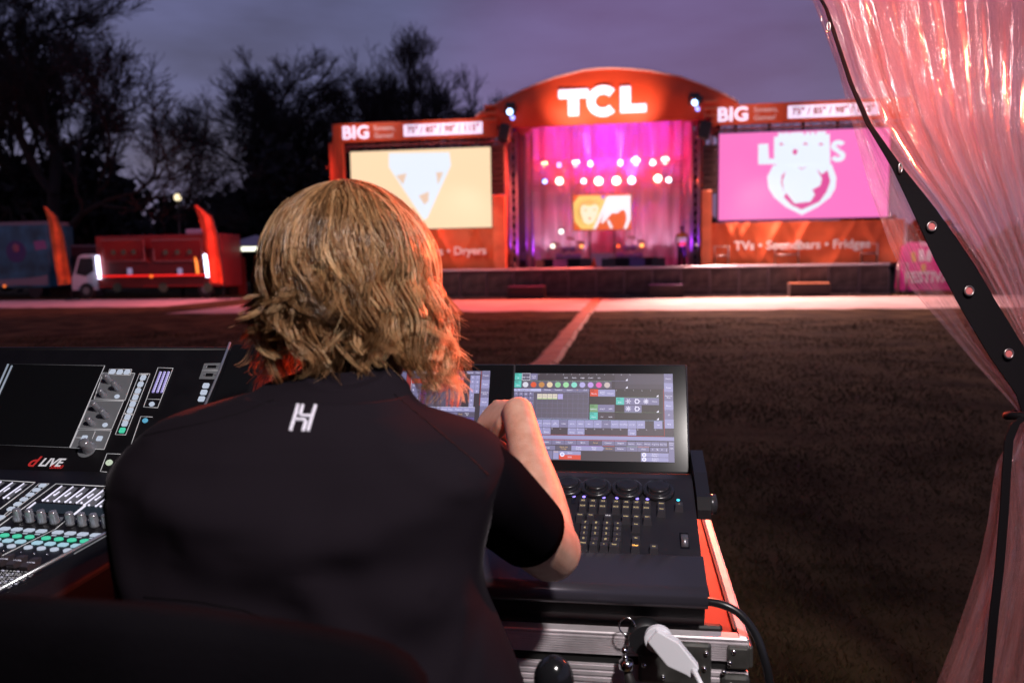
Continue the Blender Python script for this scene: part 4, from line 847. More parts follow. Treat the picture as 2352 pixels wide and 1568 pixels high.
def right_items(rect, tx, circ, P, b):
    rect(0, 0, 100, 56.2, D0, 0)
    rect(64, 0.2, 94.3, 10, glow(56, 48, 66, 1.0), 1); rect(72, 1, 94.3, 7, glow(66, 60, 80, 1.0), 1.4)
    for v in (0, 5): rect(0, v, 4.5, v + 4.6, TE); tx('MA', 1.5, v + 1.1, 1.5, DK); tx('All' if v == 0 else 'Color', 2.4, v + 3.3, 1.1)
    rect(4.7, 0, 10, 4.7, TW, 1); rect(4.9, .2, 9.8, 4.5, D1, 2); rect(10.3, .2, 14.8, 4.6, D2)
    tx('stage wash', 7.3, 2.7, 1.15); tx('center\nwash', 12.5, 2.6, 1.1)
    for s, u in (('back', 33), ('down', 38.3), ('stage', 43.6), ('crowd', 48.7), ('out', 54)): tx(s, u, 3, 1.25)
    for i in range(12): tx(str(i + 3), 15.6 + i * 5.25, .8, .8)
    rect(4.7, 4.95, 62, 5.1, LN, 3); rect(4.7, 5.1, 62, 9.9, D1); rect(62, 4.95, 72, 5.05, D3, 3)
    for i, c in enumerate(((212, 212, 226), (222, 74, 24), (190, 128, 60), (226, 202, 166), (134, 200, 150), (150, 214, 160), (128, 216, 200), (176, 168, 224), (188, 150, 226), (226, 78, 172), (196, 180, 178))):
        circ(7.2 + i * 5.2, 7.7, 1.85, glow(*c, 1.0)); rect(9.7 + i * 5.2, 5.1, 9.8 + i * 5.2, 9.9, D0, 3); tx(str(i + 1), 6 + i * 5.2, 5.6, .7)
    rect(0, 10.3, 17.5, 12.1, D4); tx('MA   Selection Grid', 1, 11.2, 1.2, D0, al='LEFT')
    rect(17.8, 10.3, 48, 12.1, D2)
    for s, u in (('MAtricks', 21.5), ('Transform', 28.5), ('Append', 35.5), ('Grid', 45.5)): tx(s, u, 11.2, 1.15)
    tx('>', 40.5, 11.2, 1.6, YE)
    for r in range(4):
        for c in range(4): rect(.1 + c * 3.1, 12.5 + r * 3, 2.9 + c * 3.1, 15.2 + r * 3, D2); tx('*+o^'[(r + c) % 4], 1.5 + c * 3.1, 13.9 + r * 3, 1.9)
    for r in range(4, 6):
        for c in range(4): rect(.1 + c * 3.1, 12.5 + r * 3, 2.9 + c * 3.1, 15.2 + r * 3, D1)
    rect(12.4, 12.4, 47.6, 29.9, D4, 1); rect(12.55, 12.55, 47.45, 29.75, D1, 2); rect(14.8, 13.7, 47.2, 29.6, glow(84, 78, 98, 1.0), 2.5)
    for i in range(11): rect(15 + i * 3.25, 13.7, 15.1 + i * 3.25, 29.6, D2, 3)
    for i in range(6): rect(14.8, 13.7 + i * 3.1, 47.2, 13.8 + i * 3.1, D2, 3)
    for i in range(4): rect(15.1 + i * 3.25, 13.8, 18.1 + i * 3.25, 16.7, glow(216, 206, 190, 1.0), 4); rect(15.1 + i * 3.25, 16.7, 18.1 + i * 3.25, 17.3, glow(170, 200, 140, 1.0), 4); tx('12%d' % (i + 1), 16.6 + i * 3.25, 15.3, 1.3, D2)
    rect(28.2, 13.8, 31.4, 17.2, glow(170, 160, 222, 1.0), 4)
    rect(48.3, 10.3, 93, 30, DK, .5)
    rect(48.5, 10.4, 53.6, 15.1, OR); tx('MA', 50, 11.6, 1.5, DK); tx('Macros', 51, 13.5, 1.2)
    rect(53.6, 10.6, 64.2, 15.1, D3); tx('Import\nPhaser', 56.3, 12.8, 1.1); tx('assign gain', 61.3, 13.2, 1.0)
    for i in range(5): tx(str(i + 3), 65 + i * 5.3, 11.2, .8)
    rect(64.8, 15.7, 69.8, 20.4, TE); tx('MA', 66.4, 16.9, 1.5, DK); tx('Gobo', 67.3, 19, 1.1)
    rect(69.8, 15.6, 91.3, 15.75, LN, 3); rect(69.8, 15.8, 91.3, 20.4, D2); tx('Preset', 88.6, 18.3, 1.2)
    rect(70, 20.7, 80.6, 25.5, D2)
    for u, v, k in ((72.4, 18.2, 6), (77.8, 18.2, 0), (83.3, 18.2, 9), (72.4, 23, 8), (77.8, 23, 0)):
        if k == 0:
            circ(u, v, 1.5, TW, 4); circ(u, v, 1.0, D2, 5)
        for i in range(k or 3):
            a = 6.2832 * i / (k or 3); r0_, r1 = (.3, 1.7) if k else (1.3, 2.0); d = Vector((math.cos(a), math.sin(a))); e = Vector((-d.y, d.x)) * .16
            b.face([P(u + d.x * r0_ + e.x, v - d.y * r0_ - e.y, 5.5), P(u + d.x * r0_ - e.x, v - d.y * r0_ + e.y, 5.5), P(u + d.x * r1 - e.x, v - d.y * r1 + e.y, 5.5), P(u + d.x * r1 + e.x, v - d.y * r1 - e.y, 5.5)], TW)
    rect(48.5, 20.4, 53.5, 25.2, glow(104, 152, 104, 1.0)); tx('MA', 50, 21.6, 1.5, DK); tx('MANUEL', 51, 23.6, 1.1)
    rect(53.5, 20.5, 63.9, 25.2, D2); tx('wing S', 56.3, 23.3, 1.2); tx('100%', 61.4, 23.3, 1.2)
    rect(48.5, 25.4, 53.5, 30.1, TE); tx('MA', 50, 26.6, 1.5, DK); tx('Focus', 51, 28.6, 1.1); rect(53.5, 25.5, 64, 30, glow(50, 38, 56, 1.0)); tx('nar', 56.2, 28.4, 1.2); tx('wide', 61.4, 28.4, 1.2)
    rect(53.5, 25.25, 93, 25.35, LN, 3)
    for v in (5, 10, 15.4, 25.4, 30.2): u = 72 if v < 12 else 91; b.face([P(u - 1.4, v - .2, 5), P(u, v - .2, 5), P(u, v - 1.6, 5)], TW)
    lab = ['moving', 'spots', 'e storms', 'roof storms', 'side\nstorms', 'images', 'pix 2a', 'ddabbs', 'hex', 'chev', 'r hex', 'storm C', 'Storm Ring', 'pix wsh', 'pix led', '', 'vape']
    for i in range(17):
        u = 3.2 + i * 5.3
        if lab[i]: rect(u, 30.6, u + 5.15, 35.5, D3 if i % 5 else D2); tx(lab[i], u + 2.6, 33.1, 1.05)
        g_ = i in (2, 3, 6, 7, 13); rect(u, 35.8, u + 5.15, 40, D3 if g_ else glow(52, 40, 58, 1.0)); tx(str(16 + i), u + .8, 36.4, .8)
        if g_: tx('Group', u + 2.6, 38.6, 1.1)
    rect(0, 30.35, 94, 30.5, glow(150, 180, 220, 1.0), 3); rect(0, 40.2, 94.2, 40.35, OR, 3); rect(94.15, 10, 94.3, 40.3, OR, 3)
    rect(0, 40.6, 100, 43, D3)
    names = ['Dimmer', 'Position', 'Gobo', 'Color', 'Beam', 'Focus', 'Control', 'Shapers']
    for i, s in enumerate(names):
        u = 10 + i * 7.7; rect(u, 43.5, u + 7.5, 46.5, D2 if i != 5 else D1); rect(u, 43.3, u + 7.5, 43.5, OR, 3); tx(s, u + 3.8, 45, 1.25, YE if i == 5 else TW)
    for i, s in enumerate(('Selection', 'Phaser', 'MAtricks', 'Prog Time', 'Exec Time')): u = 71.8 + i * 4.85; rect(u, 43.7, u + 4.7, 46.7, D2); tx(s, u + 2.35, 45.3, 1.0)
    for u0, u1, s, m in ((18, 27.6, 'Single', D2), (28, 37.3, 'Values and\nTimings', D1), (37.5, 46.5, 'Phaser\nOverall', D3), (46.5, 56.5, 'Phaser\nSteps', D3), (57, 64, 'Absolute', D1), (64.2, 71, 'Relative', D2), (71.2, 78, 'Fade', D2), (78.2, 85, 'Delay', D2)):
        rect(u0, 47, u1, 49.9, m); tx(s, (u0 + u1) / 2, 48.5, 1.15, YE if m is D1 else TW)
    b.face([P(56.5, 49.9, 1), P(58.0, 48.4, 1), P(56.5, 47, 1)], D3)
    rect(37.5, 46.85, 56.5, 47.05, glow(150, 80, 190, 1.0), 3); rect(57, 46.85, 64, 47.05, OR, 3); rect(71, 46.85, 78, 47.05, LN, 3); rect(78, 46.85, 85, 47.05, glow(220, 120, 50, 1.0), 3)
    rect(85.5, 47.2, 96.2, 50, D2)
    for i, s in enumerate('<%>|'): tx(s, 87 + i * 2.8, 48.6, 1.7)
    rect(10, 50.3, 26, 55.6, D2); rect(26.3, 50.3, 29.8, 55.6, D3); tx('Zoom', 28, 51, 1.1, YE); rect(30, 50.3, 43.4, 52.7, D3); rect(30, 52.7, 43.4, 55.6, OR); tx('Zoom', 36.7, 51.6, 1.2); tx('30.01', 36.7, 54.2, 1.3)
    circ(32, 52.6, 1.4, TW, 5); circ(32, 52.6, .9, D4, 6)
    for v in (50.6, 53.4): rect(80, v, 96.5, v + 2.6, D3); circ(81.9, v + 1.3, 1.3, TW, 5); circ(81.9, v + 1.3, .8, D4, 6); tx('Screen %d\nDisplay 1' % (1 if v < 52 else 2), 88.5, v + 1.3, 1.1)
    for i, s in enumerate(('Fixture', 'Preset', 'Sequence\nSheet', 'Phaser', '3D', 'Help')): rect(94.5, .2 + i * 5.85, 100, 5.9 + i * 5.85, D3 if i % 2 else D2); tx(s, 97.2, 3.4 + i * 5.85, 1.15); rect(94.6, .2 + i * 5.85, 99.9, .3 + i * 5.85, D4, 3)
    rect(94.5, 35.5, 100, 40.4, glow(48, 38, 56, 1.0)); rect(96.6, 43.5, 100, 56.2, D2); tx('Grand\nMaster', 98.3, 44.9, 1.0); tx('100%', 98.3, 47.8, 1.1)
def left_items(rect, tx, circ, P, b):
    rect(0, 0, 100, 56.2, D0, 0)
    for i in range(10):
        for j in range(6): rect(1 + i * 4.7, 1 + j * 8, 5.4 + i * 4.7, 8 + j * 8, (D2, D1, D3)[(i + j) % 3])
    rect(48, 0, 51.4, 14, glow(150, 40, 40, 1.0), 1); rect(52, .2, 65.4, 2, D4); tx('MA  Phaser Editor', 53, 1.1, 1.2, D0, al='LEFT')  # leading red strip is a reflection of the hair painted into the display
    for u0, u1, s in ((65.6, 70, 'Add'), (70.2, 75, '2D'), (75.2, 79.8, '1D'), (80, 84.5, 'Sheet'), (85.2, 90, 'Absolute'), (90.2, 94.5, 'Value')): rect(u0, .3, u1, 2.3, D2 if s != 'Sheet' else D1); tx(s, (u0 + u1) / 2, 1.4, 1.1, YE if s == 'Sheet' else TW)
    rect(58.2, 2.35, 86, 2.6, YE, 3)
    for u0, u1, s in ((58.2, 67.1, 'P'), (67.3, 76.4, 'T'), (76.6, 85.8, 'Zoom')): rect(u0, 2.6, u1, 4.2, D1); tx(s, (u0 + u1) / 2, 3.5, 1.2, YE if s == 'Zoom' else TW)
    rect(62, 4.6, 83.8, 6, D3); tx('1', 73, 5.3, 1.1); rect(62, 6.2, 83.8, 7.7, glow(180, 32, 24, 1.0)); tx('stage wash', 73, 7, 1.0)
    rect(60.8, 9.2, 83.4, 23, D1); 
    for i in range(12): rect(60.8, 9.8 + i * 1.1, 83.4, 9.86 + i * 1.1, glow(88, 78, 100, 1.0), 3)
    rect(58, 6.2, 61.8, 7.7, OR, 2); tx('Absolute', 59.9, 7, .9)
    for i, (s, c) in enumerate((('Relative', (200, 50, 60)), ('Fade', (90, 210, 90)), ('Delay', (225, 140, 50)), ('Speed', (200, 60, 210)), ('SpeedMst', (200, 60, 210)), ('Phase', (200, 60, 210)), ('Measure', (190, 60, 220)), ('Accel', (180, 50, 220)), ('Decel', (180, 50, 220)))): tx(s, 59.3, 8.6 + i * 1.56, 1.1, glow(*c, 1.0))
    for r in range(7):
        for c in range(2):
            rect(51.6 + c * 3.1, 2.5 + r * 2.9, 54.6 + c * 3.1, 5.3 + r * 2.9, D2 if r != 1 else OR); tx('/AHR*+o'[(r + 3 * c) % 7], 53 + c * 3.1, 4 + r * 2.9, 1.7)
            if not (c == 1 and r > 3): rect(88 + c * 3, 2.9 + r * 2.9, 90.9 + c * 3, 5.7 + r * 2.9, D3); tx('o+-x*e+'[(r + 2 * c) % 7], 89.5 + c * 3, 4.3 + r * 2.9, 1.7)
    rect(94.6, .2, 94.75, 22, OR, 3); rect(51.2, .2, 51.35, 24, TW, 3)
    rect(51.4, 23.2, 92, 26, D3); rect(51.4, 23.1, 92, 23.25, TW, 3)
    for i, s in enumerate(('Fade', 'Delay', 'Speed', 'SpeedMaster', 'Phase', 'Measure', 'Accel')): tx(s, 57.5 + i * 4.9, 24.7, 1.15)
    rect(51.4, 26.3, 92, 29, D2); rect(81.5, 26.5, 92, 28.8, D1, 2); tx('Pool', 83.5, 27.6, 1.2, YE); tx('Phaser\nSet', 87.5, 27.6, 1.0); rect(51.4, 29.4, 92, 33, glow(90, 80, 150, 1.0))
    rect(51.4, 34, 92, 56, D1)
    for i, s in enumerate(('Fixture', 'Preset', 'Sequence\nSheet', 'Phaser', '3D', 'Help')): rect(95, .2 + i * 5.6, 100, 5.6 + i * 5.6, D3 if i % 2 else D2); tx(s, 97.5, 3.2 + i * 5.6, 1.15); rect(95.1, .2 + i * 5.6, 99.9, .3 + i * 5.6, D4, 3)
screen(-.262, .133, 'monitor', 'right touch screen with the row of coloured dots', [((1183, 857), (1545, 861), (1185, 1062)), right_items], 0)
screen(-.66, -.266, 'monitor', 'left touch screen partly behind the shoulder, with the red bar', [((766, 850), (1126, 856), (768, 1052)), left_items], 1)

# ------------------------------------------------------------------ MIXING CONSOLE
mbk = mat('mixer_black', (.006, .005, .007), .5, nsc=20, namt=.15, spec=.3); mcheek = mat('mixer_cheek', (.007, .007, .009), .6, .0, bump=.04, bsc=600, spec=.06); mgr = mat('mixer_grey', (.20, .21, .23), .42, .1, nsc=25, namt=.05)
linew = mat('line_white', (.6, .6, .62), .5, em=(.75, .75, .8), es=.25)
TM = thing('mixing_console', (-1.5, 1.4, .9), 'black audio mixing desk with lit white and green buttons at the left', 'mixing desk')
ang = R(46); UD = Vector((0, -math.cos(ang), -math.sin(ang))); U0 = Vector((0, 1.655, 1.367)); UN = Vector((0, -math.sin(ang), math.cos(ang)))
am = R(13.9); BY, BZ = 1.237, 1.094
MDn = Vector((0, -math.cos(am), -math.sin(am))); MNn = Vector((0, -math.sin(am), math.cos(am))); M0 = Vector((0, BY, BZ))
# junction of U and M planes
A_ = np.array([[-UD.y, MDn.y], [-UD.z, MDn.z]]); s_ = np.linalg.solve(np.array([[UD.y, -MDn.y], [UD.z, -MDn.z]]), np.array([M0.y - U0.y, M0.z - U0.z])); J = U0 + UD * float(s_[0])
LY = .97
mx0, mx1 = -2.3, -.875
prof = [(U0.y + .012, U0.z + .004), (U0.y, U0.z), (J.y, J.z), (BY, BZ), (LY, BZ), (LY - .03, BZ - .03), (LY - .02, .93), (1.72, .93), (1.78, 1.25)]
b = MB(); b.prism([(mx0, y, z) for y, z in prof], (mx1 - mx0, 0, 0), mbk); b.build('body', TM)
def framed(P0, D, Nn): return (lambda x, y: atpl(x, y, P0, Nn)), Matrix((XA, -D, Nn)).transposed()
up_, ur = framed(U0, UD, UN); mp2, mr_ = framed(M0, MDn, MNn); lp_, lr = framed(M0, Vector((0, -1, 0)), ZA)
# side cheek: shaped end plate following the profile
ck = [(1.655, 1.381), (1.60, 1.322), (J.y - .01, J.z + .016), (BY - .02, BZ + .010), (.95, BZ + .008), (.92, BZ - .02), (.94, .92), (1.78, .92), (1.80, 1.25), (1.77, 1.33), (1.73, 1.37)]
b = MB(); b.prism([(mx1 + .002, y, z) for y, z in ck], (.085, 0, 0), mcheek)
bmesh.ops.bevel(b.bm, geom=[e for e in b.bm.edges], offset=.008, segments=3, profile=.5, affect='EDGES'); b._new(b.bm.faces, mcheek, False)
ckobj = b.build('side_cheek', TM)
b = MB(); b.text('HEATH', textM((mx1 + .0885, 1.70, 1.28), Vector((0, .42, .6)), Vector((0, -.6, .42))), .035, mbk, .001, .001); b.build('lettering', ckobj)
b = MB(); b.tube([(mx1 + .002, y - .004, z + .004) for y, z in ck[:5]], .0028, mat('edge_strip', (.6, .62, .66), .3, .8), 6); b.build('edge_strip', TM)
b = MB(); b.tube([(mx0, 1.664, 1.366), (mx1, 1.664, 1.366)], .008, mbk, 10); b.build('top_lip', TM)
Zm = lambda zx, zy: ((zx / 4.9) * .9408, (840 + zy / 4.9) * .9408)
Zl = lambda zx, zy: ((zx / 5.406) * .9408, (1160 + zy / 5.406) * .9408)
def sheet(pts, pf, Nn, m, nm, lift=.0012, par=TM, kind=None):
    b = MB(); P = [pf(*p) + Nn * lift for p in pts]; b.prism(P, -Nn * .001, m); return b.build(nm, par)
def line(b, pts, pf, Nn, r=.0009, closed=False, m=None):
    P = [pf(*p) + Nn * .0018 for p in pts]
    if closed: P.append(P[0])
    for a, c in zip(P[:-1], P[1:]): b.tube([a, c], r, m or linew, 4)
# touch screen
scr = [Zm(105, 242), Zm(1258, 262), Zm(838, 1240), Zm(-330, 1195)]
o = sheet([Zm(100, 242)] + [Zm(1258, 262), Zm(838, 1240), Zm(-330, 1195)], up_, UN, cgl, 'touch_screen')
b = MB(); line(b, scr, up_, UN, .0007, True, mgr); line(b, [Zm(1258, 262), Zm(838, 1240)], up_, UN, .0009); b.build('screen_border', o)
b = MB()
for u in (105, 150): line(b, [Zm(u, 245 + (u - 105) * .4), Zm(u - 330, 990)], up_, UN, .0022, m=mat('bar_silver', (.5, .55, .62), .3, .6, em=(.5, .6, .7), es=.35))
b.build('silver_bar', TM)
b = MB(); line(b, [Zm(752, 275), Zm(735, 480), Zm(700, 850), (Zm(628, 1222))], up_, UN, .0024, m=mat('smear', (.20, .19, .16), .5)); b.build('pen', TM) if False else b.bm.free()
# grey knob panels
pan = [[(1238, 346), (1618, 352), (1500, 676), (1130, 662)], [(1085, 676), (1484, 684), (1340, 1022), (945, 1012)], [(942, 1026), (1338, 1036), (1250, 1262), (845, 1242)]]
for pn in pan:
    o = sheet([Zm(*p) for p in pn], up_, UN, mgr, 'knob_panel'); b = MB(); line(b, [Zm(*p) for p in pn], up_, UN, .0007, True); b.build('outline', o)
kn = mat('knob_chrome', (.38, .38, .42), .22, .55)
def knob(q, Nn, r, h, nm='knob'):
    x = XA; y = Nn.cross(x); rings = []
    for rr0, hh in ((1.15, 0), (1.1, .12), (.95, .3), (.82, .85), (.74, .97), (.4, 1.0)):
        rings.append([q + Nn * (h * hh) + (x * math.cos(a) + y * math.sin(a)) * r * rr0 * (1 + (.07 if k % 2 else -.05) * (1 if .1 < hh < .99 else 0)) for k, a in enumerate([6.2832 * k / 20 for k in range(20)])])
    b = MB(); b.loft(rings, kn); return b.build(nm, TM)
for x, y, r, h in ((1318, 448, .0068, .026), (1420, 535, .0072, .026), (1250, 612, .0068, .022), (1180, 778, .0068, .026), (1280, 865, .0072, .026), (1110, 950, .0068, .022), (1075, 1250, .0125, .028)):
    knob(up_(*Zm(x, y)), UN, r, h)
b = MB(); c = up_(*Zm(1045, 1262)); b.cyl(c, UN, .019, .0022, mgr, 32); b.build('knob_base', TM)
WB = glow(196, 206, 226, .85); GB = glow(70, 208, 168, .95); CB = glow(170, 210, 228, .9)
def button(q, rot, w_, h_, m, nm='button', hh=.003, par=TM, bev=.0015, oval=False):
    b = MB()
    if oval:
        Nn = rot @ ZA; b.lathe(q, Nn, [(w_ / 2, 0), (w_ / 2, hh), (w_ * .42, hh + .0006)], m, 20, xdir=XA, sq=h_ / w_)
    else:
        M = Matrix.Translation(q) @ rot.to_4x4(); k = .28; pts = [(-1, -1 + k), (-1 + k * .8, -1), (1 - k * .8, -1), (1, -1 + k), (1, 1 - k), (1 - k * .8, 1), (-1 + k * .8, 1), (-1, 1 - k)]
        b.prism([M @ Vector((a * w_ / 2, c * h_ / 2, 0)) for a, c in pts], (rot @ ZA) * hh, m)
    b.text('-', textM(q + (rot @ ZA) * (hh + .0008), rot @ XA, rot @ Vector((0, 1, 0))), h_ * .55, mat('btn_mark', (.05, .05, .06), .6), 0, 0)
    return b.build(nm, par)
for x, y in ((1350, 334), (1437, 338), (1524, 338)): button(up_(*Zm(x, y)), ur, .0125, .0115, WB)
b = MB(); line(b, [Zm(*p) for p in ((1315, 302), (1582, 306), (1560, 374), (1300, 366))], up_, UN, .0007, True); line(b, [Zm(*p) for p in ((1675, 355), (1798, 358), (1508, 1088), (1384, 1084))], up_, UN, .0007, True)
line(b, [Zm(*p) for p in ((1895, 285), (2075, 292), (1890, 765), (1722, 755))], up_, UN, .0007, True); line(b, [Zm(1768, 660), Zm(1920, 665)], up_, UN, .0006)
line(b, [Zm(*p) for p in ((1575, 1200), (1690, 868), (1830, 875))], up_, UN, .0007); line(b, [Zm(*p) for p in ((1448, 1318), (1285, 1312), (1205, 1525), (1285, 1532))], up_, UN, .0007)
line(b, [Zm(1145, 1045), Zm(1108, 1135)], up_, UN, .0006); line(b, [Zm(895, 1120), Zm(975, 1122)], up_, UN, .0006); b.build('panel_lines', TM)
for x, y in ((1405, 630), (1262, 970)): button(up_(*Zm(x, y)), ur, .0115, .0098, WB, oval=True)
for i in range(9):
    x = 1716 - i * 31.2; y = 405 + i * 78.5; q = up_(*Zm(x, y)); o = button(q, ur, .0115, .0115, GB if i == 8 else WB)
    if i < 8:
        b = MB(); b.text(('Meters', 'FX', 'I/O', 'Setup', 'Scenes', 'Gang', 'Routing', 'Select')[i], textM(up_(*Zm(x + 14, y - 38)) + UN * .002, XA, -UD), .0062, linew, 0, .0003); b.build('lettering', o)
for x, y in ((1015, 1124), (1195, 1132)): button(up_(*Zm(x, y)), ur, .012, .011, WB)
button(up_(*Zm(1820, 720)), ur, .0115, .0105, WB, oval=True); button(up_(*Zm(1740, 916)), ur, .0115, .0105, glow(90, 170, 205, .9), oval=True); button(up_(*Zm(1310, 1418)), ur, .014, .0125, glow(200, 214, 190, .9), oval=True)
for i in range(3):
    q0, q1 = up_(*Zm(1926 + i * 48, 335)), up_(*Zm(1832 + i * 52, 580)); b = MB(); b.tube([q0 + UN * .001, q1 + UN * .001], .0028, glow(158, 146, 214, .9), 6)
    for k in range(12): b.box(q0.lerp(q1, (k + .5) / 12) + UN * .0034 + XA * .0032, (.0018, .0012, .001), TW, ur)
    b.build('level_meter', TM)
# usb block + 3 buttons on the right
zb_ = lambda zx, zy: ((zx / 2.489) * .9408, (820 + zy / 2.489) * .9408)
b = MB(); b.prism([up_(*zb_(*p)) + UN * .0012 for p in ((1243, 168), (1348, 165), (1322, 265), (1210, 262))], -UN * .001, mgr); b.box(up_(*zb_(1275, 240)) + UN * .002, (.016, .007, .003), cgl, ur); b.box(up_(*zb_(1290, 190)) + UN * .002, (.020, .006, .003), cgl, ur)
line(b, [zb_(*p) for p in ((1230, 212), (1334, 212))], up_, UN, .0006)
for x, y in ((1255, 188), (1327, 188), (1243, 240), (1310, 240)): b.sph(up_(*zb_(x, y)) + UN * .001, .002, chrome, 8, 6)
b.build('usb_block', TM)
for x, y in ((1253, 304), (1240, 344), (1226, 384)): button(up_(*zb_(x, y)), ur, .0135, .012, WB)
# logo
mlr = mat('logo_red', (.6, .03, .03), .5, em=(.5, .03, .03), es=.25)
b = MB(); q = up_(*Zm(440, 1412)); b.text('d', textM(q + UN * .0015, XA, -UD), .034, mlr, .0003, .0006, 'RIGHT', 1.1, .35); b.build('lettering', TM)
q = up_(*Zm(475, 1418)); b = MB(); b.text('LIVE', textM(q + UN * .0015, XA, -UD), .026, mat('logo_white', (.7, .7, .74), .5, em=(.7, .7, .76), es=.35), .0003, .0006, 'LEFT', 1.05, .35); b.build('lettering', TM); b = MB(); b.text('S5000', textM(up_(*Zm(600, 1470)) + UN * .0015, XA, -UD), .0115, mlr, .0002, .0002, 'LEFT', 1, .3); b.build('lettering', TM)
# M section: strips
b = MB()
line(b, [Zl(*p) for p in ((-60, 70), (466, 102), (0, 455))], mp2, MNn, .0010); line(b, [Zl(*p) for p in ((-80, 660), (515, 118), (650, 120), (0, 608))], mp2, MNn, .0007); 
line(b, [Zl(*p) for p in ((-120, 760), (742, 120), (1415, 155))], mp2, MNn, .0010); line(b, [Zl(*p) for p in ((1385, 175), (735, 718))], mp2, MNn, .0007); line(b, [Zl(*p) for p in ((735, 718), (0, 1085), (-200, 1180))], lp_, ZA, .0007)
line(b, [Zl(*p) for p in ((1600, 650), (1480, 765))], mp2, MNn, .0008); line(b, [Zl(*p) for p in ((1480, 765), (980, 1045), (1172, 1062))], lp_, ZA, .0009); line(b, [Zl(*p) for p in ((1630, 822), (460, 1520))], lp_, ZA, .0008); line(b, [Zl(*p) for p in ((175, 1515), (340, 1408), (565, 1430))], lp_, ZA, .0009)
line(b, [Zl(*p) for p in ((1480, 822), (1160, 1000), (1245, 1020))], lp_, ZA, .0006); b.build('panel_lines', TM)
for i in range(6):
    x = 785 + (i % 4) * 149 + (i // 4) * 650; y = 240 + (i % 4) * 10 + (i // 4) * 50
    if i >= 4: x = 1330 + (i - 4) * 155; y = 300 + (i - 4) * 15
    o = sheet([Zl(x + 40, y - 85), Zl(x + 95, y - 80), Zl(x - 110, y + 118), Zl(x - 265 + 45, y + 110)], mp2, MNn, mgr, 'meter_strip')
    b = MB(); line(b, [Zl(x + 35, y - 92), Zl(x - 215, y + 98)], mp2, MNn, .0013, m=TW); line(b, [Zl(x + 2, y - 15), Zl(x - 62, y + 30)], mp2, MNn, .0013, m=TW)
    for dx, dy in ((-215, 100), (-152, 104), (-64, 30)): b.sph(mp2(*Zl(x + dx, y + dy)) + MNn * .002, .0021, TW, 8, 6)
    b.build('meter_led', o)
for i in range(3):
    x = 320 - i * 150; y = 215 - i * 12; o = sheet([Zl(x - 10, y - 100), Zl(x + 45, y - 96), Zl(x - 200, y + 100), Zl(x - 290, y + 95)], mp2, MNn, mgr, 'meter_strip')
    b = MB(); line(b, [Zl(x, y - 100), Zl(x - 265, y + 90)], mp2, MNn, .0013, m=TW); line(b, [Zl(x - 40, y - 30), Zl(x - 115, y + 20)], mp2, MNn, .0013, m=TW)
    for dx, dy in ((-265, 92), (-205, 94)): b.sph(mp2(*Zl(x + dx, y + dy)) + MNn * .002, .0021, TW, 8, 6)
    b.build('meter_led', o)
sg = mat('scribble_glass', (.015, .03, .026), .15)
sheet([Zl(470, 370), Zl(1110, 402), Zl(960, 520), Zl(330, 480)], mp2, MNn, sg, 'name_display'); sheet([Zl(1140, 408), Zl(1800, 440), Zl(1700, 575), Zl(990, 525)], mp2, MNn, sg, 'name_display')
b = MB(); line(b, [Zl(330, 480), Zl(470, 368)], mp2, MNn, .0016, m=TW); line(b, [Zl(985, 525), Zl(1130, 410)], mp2, MNn, .0016, m=TW); b.build('display_edge', TM)
for i, (x, y) in enumerate(((563, 140), (484, 198), (402, 260), (318, 322), (235, 385), (148, 448), (15, 562))): button(mp2(*Zl(x, y)), mr_, .0125, .0100, WB)
for i in range(8):
    x = 250 + (i % 4) * 160 + (i // 4) * 690; y = 590 + (i % 4) * 11 + (i // 4) * 50
    knob(mp2(*Zl(x, y)), MNn, .0082, .024, 'channel_knob')
    sheet([Zl(x + 60, y - 70), Zl(x + 110, y - 66), Zl(x + 85, y - 20), Zl(x + 45, y + 10)], mp2, MNn, mgr, 'knob_tab', .001)
# L section buttons
for i, (x, y) in enumerate(((-90, 702), (65, 712), (223, 722), (385, 733), (546, 745), (763, 760), (928, 773), (1094, 785), (1262, 797))):
    button(lp_(*Zl(x, y)), lr, .0165, .0115, WB); b = MB(); q = lp_(*Zl(x - 53, y + 33)); b.box(q, (.009, .003, .001), WB, lr); b.build('mark', TM)
for x, y in ((-100, 790), (62, 799), (226, 811), (391, 822), (609, 837), (777, 850), (948, 863), (1117, 875)): button(lp_(*Zl(x, y)), lr, .0155, .0118, GB, oval=True)
for x, y in ((-60, 858), (106, 869), (271, 882), (492, 898), (662, 911), (834, 924), (1006, 937)): button(lp_(*Zl(x, y)), lr, .0150, .0112, CB)
for x, y in ((-20, 928), (150, 943), (373, 960), (546, 973), (719, 987), (892, 1000)): button(lp_(*Zl(x, y)), lr, .0135, .0115, WB, oval=True)
for x, y in ((1527, 832), (1441, 885), (1353, 935), (1262, 986), (1070, 1100), (975, 1152), (880, 1207), (785, 1262), (687, 1322), (588, 1382), (397, 1495)): button(lp_(*Zl(x, y)), lr, .0165, .0125, WB)
for i, (x, y) in enumerate(((45, 1002), (272, 1020), (448, 1031), (622, 1045), (800, 1060))): b = MB(); q = lp_(*Zl(x, y)); b.sph(q, .002, chrome, 8, 6); b.build('led_dot', TM)
fcap = mat('fader_cap', (.05, .04, .045), .3)
